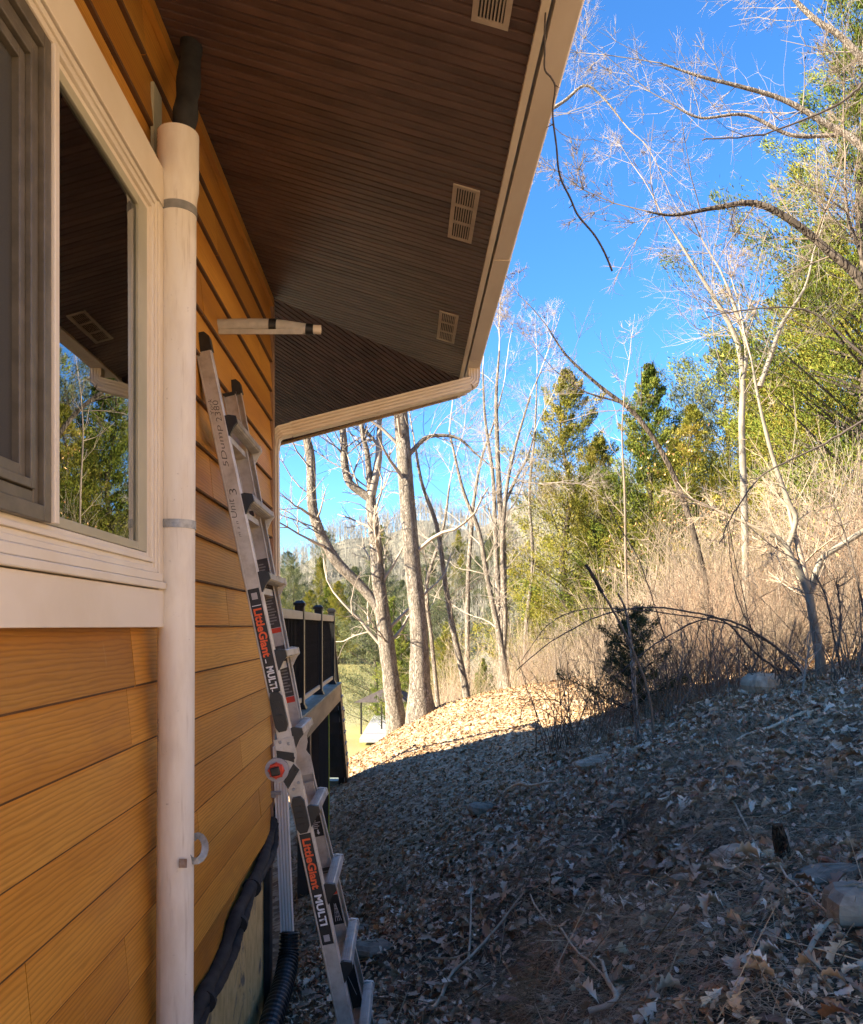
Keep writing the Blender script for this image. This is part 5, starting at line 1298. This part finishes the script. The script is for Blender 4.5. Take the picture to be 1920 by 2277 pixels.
def litter(name, x, y, size, tilt, lift, mat, label, tmpl=None, shade=0.0):
    z, nn = ground_normals(x, y); a, b, c = frames(rs, nn, tilt); n = len(x); sz_ = size * np.clip(rs.lognormal(0, .38, n), .3, 1.9)
    if tmpl is None: tv, tf = np.array([(-.5, 0, 0), (0, -.28, .10), (.5, 0, .02), (0, .28, .10)]), np.array([(0, 1, 2, 3)])
    else: tv, tf = tmpl
    V = np.stack([x, y, z + lift * rs.random(n) + .004], -1)[:, None, :] + sz_[:, None, None] * (tv[None, :, 0:1] * a[:, None, :] + tv[None, :, 1:2] * b[:, None, :] + tv[None, :, 2:3] * c[:, None, :] * rs.uniform(-.4, 1.4, n)[:, None, None])
    Fc = (tf[None] + (np.arange(n) * len(tv))[:, None, None]).reshape(-1, 4)
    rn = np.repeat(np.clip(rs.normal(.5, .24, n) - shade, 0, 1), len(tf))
    o = make_obj(name, mesh_np(V.reshape(-1, 3), Fc.ravel(), np.full(len(Fc), 4), rn), mat, None, (0, 0, 0)); tag(o, label, 'leaf litter', kind='stuff'); return o
x, y = view_xy(rs, 30000, 1.7, 8.6, 560, 2150, .85); keep = (x > -.72) & (rs.random(len(x)) < (.04 + .34 * patch(x, y) * patch(x * 2.3 + 5, y * 2.1) ** .5 + .42 * _ss(3.8, 6.0, y)) * bare(x, y)); x, y = x[keep], y[keep]
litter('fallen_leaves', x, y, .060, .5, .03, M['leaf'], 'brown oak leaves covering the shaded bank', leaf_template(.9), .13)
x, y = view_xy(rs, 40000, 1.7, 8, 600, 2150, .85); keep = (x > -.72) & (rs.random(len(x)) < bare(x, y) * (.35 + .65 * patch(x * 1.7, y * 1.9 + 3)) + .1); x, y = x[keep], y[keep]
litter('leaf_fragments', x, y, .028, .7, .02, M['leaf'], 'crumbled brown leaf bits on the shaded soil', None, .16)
x, y = view_xy(rs, 105000, 6.3, 22, 640, 2100, .75); keep = x > -1.6 - 0 * y; x, y = x[keep], y[keep]
litter('lawn_leaves', x, y, .050, .5, .02, M['leaf_far'], 'golden dry leaves covering the open slope')
# single oak leaves, the largest ones close to the camera
lt = [leaf_template(c) for c in (.4, .9, 1.4, -.7)]; lms = []
for i, (tv, tf) in enumerate(lt):
    for q in (.22, .40, .55, .75):
        lms.append(mesh_np(tv, tf.ravel(), np.full(len(tf), 4), np.full(len(tf), q)))
        lms[-1].materials.append(M['leaf'])
x, y = view_xy(rs, 900, 2.0, 5.0, 760, 1960, .8); keep = (x > -.1) & (rs.random(900) < .3 + .6 * patch(x, y)); x, y = x[keep][:280], y[keep][:280]
z, nn = ground_normals(x, y); a, b, c = frames(rs, nn, .38)
for i in range(len(x)):
    o = bpy.data.objects.new('oak_leaf', lms[rs.integers(0, len(lms))]); COL.objects.link(o)
    s = .072 * rs.uniform(.55, 1.3); mt = Matrix(((a[i, 0] * s, b[i, 0] * s, c[i, 0] * s, x[i]), (a[i, 1] * s, b[i, 1] * s, c[i, 1] * s, y[i]), (a[i, 2] * s, b[i, 2] * s, c[i, 2] * s, z[i] + rs.uniform(.02, .05)), (0, 0, 0, 1)))
    o.matrix_world = mt; tag(o, 'single dry oak leaf lying loose on the shaded bank', 'leaf', 'loose oak leaves near the camera')
# dry grass lying down the bank
def grass(name, n, d0, d1, px0, px1, ln, wid, mat, label, lay=.75, cond=None, green=False):
    x, y = view_xy(rs, n, d0, d1, px0, px1, .8); keep = rs.random(n) < patch(x * 1.3 + 2, y * 1.2) ** 1.2 * 1.3
    if cond is not None: keep &= cond(x, y)
    x, y = x[keep], y[keep]; n = len(x); z, nn = ground_normals(x, y)
    dn = np.stack([-np.ones(n), rs.normal(-.15, .6, n), np.zeros(n)], -1) * lay + rs.normal(0, .35, (n, 3)); dn -= nn * (dn * nn).sum(1, keepdims=True); dn /= np.linalg.norm(dn, axis=1, keepdims=True)
    s = np.cross(dn, nn); L_ = ln * rs.uniform(.4, 1.3, n); p = np.stack([x, y, z], -1); rows = []
    for k in range(4):
        t = k / 3; hgt = (.9 * t - .85 * t * t) if lay > .5 else (1.0 * t - .3 * t * t)
        c = p + dn * (L_ * (t if lay > .5 else t * .45))[:, None] + nn * (L_ * hgt * rs.uniform(.3, .9, n))[:, None]; w = (wid * (1 - .85 * t))
        rows += [c - s * w, c + s * w]
    V = np.stack(rows, 1); tf = np.array([(0, 1, 3, 2), (2, 3, 5, 4), (4, 5, 7, 6)])
    Fc = (tf[None] + (np.arange(n) * 8)[:, None, None]).reshape(-1, 4)
    o = make_obj(name, mesh_np(V.reshape(-1, 3), Fc.ravel(), np.full(len(Fc), 4), np.repeat(np.clip(rs.normal(.5, .22, n), 0, 1), 3)), mat, None, (0, 0, 0)); tag(o, label, 'grass', kind='stuff')
M['straw'] = attr_mat('dry_straw', [(.15, (.16, .105, .055)), (.5, (.36, .26, .15)), (.9, (.56, .44, .28))], .7, .3)
M['green_blade'] = attr_mat('green_grass', [(.1, (.03, .05, .015)), (.9, (.08, .12, .03))], .6, .3)
grass('dry_grass', 46000, 1.8, 6.4, 930, 2100, .21, .0015, M['straw'], 'matted dry grass hanging down the bank', cond=lambda x, y: x > .3)
grass('dry_stems', 4200, 5.5, 10, 1180, 2050, .38, .0020, M['straw'], 'upright dry grass stems at the shade edge', lay=.3)
grass('green_grass', 700, 2.0, 6.5, 900, 2000, .07, .0016, M['green_blade'], 'sparse green grass tufts among the leaves', lay=.3)
# far-side grass under the trunks
# ------------------------------------------------------------------ stones, stump, sticks
def stone(label, px, py, d, sx, sy, sz_, seed, mat, rz=0, tilt=0, name='stone'):
    r = np.random.default_rng(seed); p = P(px, py, d); p.z = gz1(p.x, p.y); m = MB(); n1, n2 = 10, 6; vv = []
    pw = r.uniform(0, 6.28, 8)
    for j in range(n2 + 1):
        ph = math.pi * j / n2
        for i in range(n1):
            th = 2 * math.pi * i / n1; k = 1 + .16 * math.sin(2 * th + pw[0]) + .12 * math.sin(3 * th + pw[1]) + r.normal(0, .05)
            q = Vector((math.copysign(abs(math.cos(th)) ** .7, math.cos(th)) * math.sin(ph) ** .6 * k * sx, math.copysign(abs(math.sin(th)) ** .7, math.sin(th)) * math.sin(ph) ** .6 * k * sy, math.cos(ph) * sz_ * (1 + r.normal(0, .06))))
            q.rotate(Matrix.Rotation(tilt, 3, 'Y')); q.rotate(Matrix.Rotation(rz, 3, 'Z')); vv.append(p + q + Vector((0, 0, sz_ * .55)))
    m.add(vv, [(j * n1 + i, j * n1 + (i + 1) % n1, (j + 1) * n1 + (i + 1) % n1, (j + 1) * n1 + i) for j in range(n2) for i in range(n1)])
    o = m.build(name, mat); tag(o, label, 'stone', 'stones on the bank'); return o
M['stone_tan'] = simple('tan_fieldstone', (.27, .21, .135), (.48, .39, .27), 14, .85, bump=.6)
M['stone_grey'] = simple('grey_fieldstone', (.17, .145, .105), (.32, .275, .20), 14, .85, bump=.6)
stone('flat pale stone slab lying below the young cedar', 1335, 1700, 7.3, .20, .13, .05, 1, M['stone_tan'], .3, -.18)
stone('tan rounded stone half buried in leaves on the bank', 1640, 1960, 3.6, .12, .09, .07, 2, M['stone_tan'], .6)
stone('dark flat stone at the right edge of the bank', 1835, 2000, 3.0, .12, .08, .035, 3, M['stone_grey'], -.3, -.2)
stone('mossy stone cut by the lower right border', 1905, 2165, 2.5, .12, .09, .06, 4, M['stone_grey'], .2)
stone('small yellowish stone left of the tan rounded one', 1535, 2025, 3.4, .085, .05, .035, 5, M['stone_tan'], -.2)
stone('dark half-buried stone in the middle of the shaded slope', 1075, 1790, 8.3, .17, .11, .07, 6, M['stone_grey'], .2)
stone('low dark stone right of the lowest ladder rungs', 830, 2040, 5.2, .16, .1, .05, 7, M['stone_grey'], .5)
stone('mottled stone on the path right of the ladder', 800, 1935, 6.2, .14, .1, .06, 8, M['stone_grey'], 0)
stone('tan stone half hidden under the longest arching cane', 1695, 1560, 7.6, .22, .16, .12, 9, M['stone_tan'], .4)
# stump
b = P(1745, 1925, 3.3); b.z = gz1(b.x, b.y); m = MB(); tp = b + Vector((-.03, 0, .16))
m.tube([b - Vector((0, 0, .05)), b + Vector((-.008, 0, .05)), b + Vector((-.02, 0, .11)), tp], [.036, .032, .030, .020], 10); o = m.build('stump', bark_mat('rotten_wood', (.03, .02, .012), (.09, .06, .035), (.24, .17, .09), 22, 1.0)); tag(o, 'short rotten stump standing up from the bank at right', 'stump')
def stick(label, pts, d, r0, r1, mat):
    pp = []
    for (x, y), dd in zip(pts, d):
        q = P(x, y, dd); pp.append(q)
    sp = spline(pp, 5); 
    for q in sp: q.z = max(q.z, gz1(q.x, q.y) + r0 + .03)
    m = MB(); m.tube(sp, [1.35 * (r0 + (r1 - r0) * i / (len(sp) - 1)) * (1 + .12 * math.sin(i * 2.2)) for i in range(len(sp))], 7); o = m.build('stick', mat); tag(o, label, 'stick', 'sticks on the bank')
M['stick_pale'] = simple('bare_dead_wood', (.42, .33, .21), (.62, .51, .36), 20, .8, stretch=(1, 1, .3))
def gd(px, py):
    """depth where the sight line through a photo pixel meets the ground"""
    a, b = (px - CX) / F_PX, (CY - py) / F_PX; d = np.linspace(1.5, 20, 400); h = b * d - gz(a * d, d); i = np.argmax(h < 0); return float(d[i]) if (h < 0).any() else 8.0
for lab, pts, r0, r1 in (('long pale stick curving up the middle of the bank', [(960, 2260), (1000, 2190), (1050, 2140), (1120, 2060), (1180, 1980)], .008, .004),
        ('upright forked dead stem in the middle of the bank', [(1042, 2150), (1046, 2080), (1048, 2010), (1046, 1965)], .006, .003),
        ('pale bent stick low at the right', [(1775, 2190), (1800, 2140), (1835, 2090), (1860, 2075)], .007, .004), ('branched pale root at the bottom edge', [(1310, 2277), (1370, 2245), (1350, 2190), (1340, 2160)], .008, .004),
        ('thick pale stick lying at the right border', [(1640, 1660), (1740, 1620), (1840, 1580)], .012, .006), ('reddish-brown broken stick near the stump', [(1822, 1922), (1850, 1938), (1885, 1955)], .009, .008), ('thin twig slanting across the right of the bank', [(1610, 1780), (1660, 1850), (1720, 1930), (1800, 2010), (1870, 2080)], .004, .003),
        ('fallen branch lying across the mid slope', [(1130, 1765), (1190, 1755), (1250, 1748)], .015, .008), ('thin grey twig low in the centre', [(1180, 2000), (1270, 2120), (1350, 2200)], .004, .003), ('pale stalk on the left of the bank', [(1085, 1840), (1035, 1870), (1000, 1890)], .006, .004), ('pale twig at the foot of the bank', [(955, 2145), (1000, 2145), (1040, 2132)], .006, .004)):
    stick(lab, pts, [gd(*q) - .03 for q in pts], r0, r1, M['stick_pale'] if 'reddish' not in lab else simple('red_brown_wood', (.22, .09, .045), (.33, .15, .08), 20, .7))
# many loose twigs in one mat
n = 3200; x, y = view_xy(rs, n, 1.9, 9, 700, 2100, .8); keep = x > -.5; x, y = x[keep], y[keep]; n = len(x); z, nn = ground_normals(x, y); a, b, c = frames(rs, nn, .3); ln = rs.uniform(.08, .45, n)
p0 = np.stack([x, y, z + .015], -1); p1 = p0 + a * ln[:, None]; rr = rs.uniform(.001, .003, n)
v, f, r_ = segs_to_mesh(np.c_[p0, p1, rr, rr * .5], 3, rs.random(n)); o = make_obj('loose_twigs', mesh_np(v, f.ravel(), np.full(len(f), 4), r_, True), M['straw'], None, (0, 0, 0)); tag(o, 'thin loose twigs scattered over the bank', 'twigs', kind='stuff')

# ------------------------------------------------------------------ far wood across the pond
rs = np.random.default_rng(4); segs = []
n = 2300; fy = rs.uniform(166, 335, n); fx = (rs.uniform(560, 1500, n) - CX) / F_PX * fy; fz = gz(fx, fy, False)
for i in range(n):
    xx, yy, zz = fx[i], fy[i], fz[i]; h = rs.uniform(7, 13); lean = rs.normal(0, .5, 2)
    segs.append((xx, yy, zz, xx + lean[0], yy + lean[1], zz + h * .8, .13, .05))
    for k in range(12):
        t = rs.uniform(.2, .8); th = rs.uniform(0, 6.28); l = h * rs.uniform(.15, .4) * (1.1 - t * .5)
        px_, py_, pz_ = xx + lean[0] * t, yy + lean[1] * t, zz + h * t
        segs.append((px_, py_, pz_, px_ + math.cos(th) * l * .6, py_ + math.sin(th) * l * .6, pz_ + l * .75, .055, .02))
v, f, _ = segs_to_mesh(segs, 3); o = make_obj('far_wood', mesh_np(v, f.ravel(), np.full(len(f), 4)), simple('far_bare_wood', (.17, .165, .135), (.26, .25, .205), .3, .9), None, (0, 0, 0)); tag(o, 'grey leafless wood on the far hillside', 'wood', kind='stuff')
for i in range(24):
    px = rs.uniform(600, 1250); d = rs.uniform(172, 260); copy_tree((k3, k1)[i % 2], gpt(px, d), i * 1.7, rs.uniform(1.1, 1.5), 'far evergreen on the hillside across the pond', 'far evergreens across the pond')

# brown leaves still clinging to twigs in the thicket
rs = np.random.default_rng(15); cs = []
for (px, py, d, sx, sy, n) in ((1560, 1150, 13.5, 60, 26, 260), (1480, 1010, 12, 50, 30, 70), (1380, 1230, 13, 30, 50, 60), (1800, 1190, 10, 60, 40, 60)):
    for i in range(n): cs.append(P(px + rs.normal(0, sx), py + rs.normal(0, sy), d + rs.normal(0, .4)))
cs = np.array([tuple(c) for c in cs]); v, fq = leaf_quads(rs, cs, np.tile(np.array([0, 0, -1.]), (len(cs), 1)), .05, .6, .5)
o = make_obj('clinging_leaves', mesh_np(v, fq.ravel(), np.full(len(fq), 4), rs.random(len(fq))), attr_mat('clinging_beech_leaf', [(.1, (.30, .15, .05)), (.9, (.52, .32, .14))], .6, .3), None, (0, 0, 0)); tag(o, 'orange-brown dead leaves clinging to thicket twigs', 'leaves', kind='stuff')
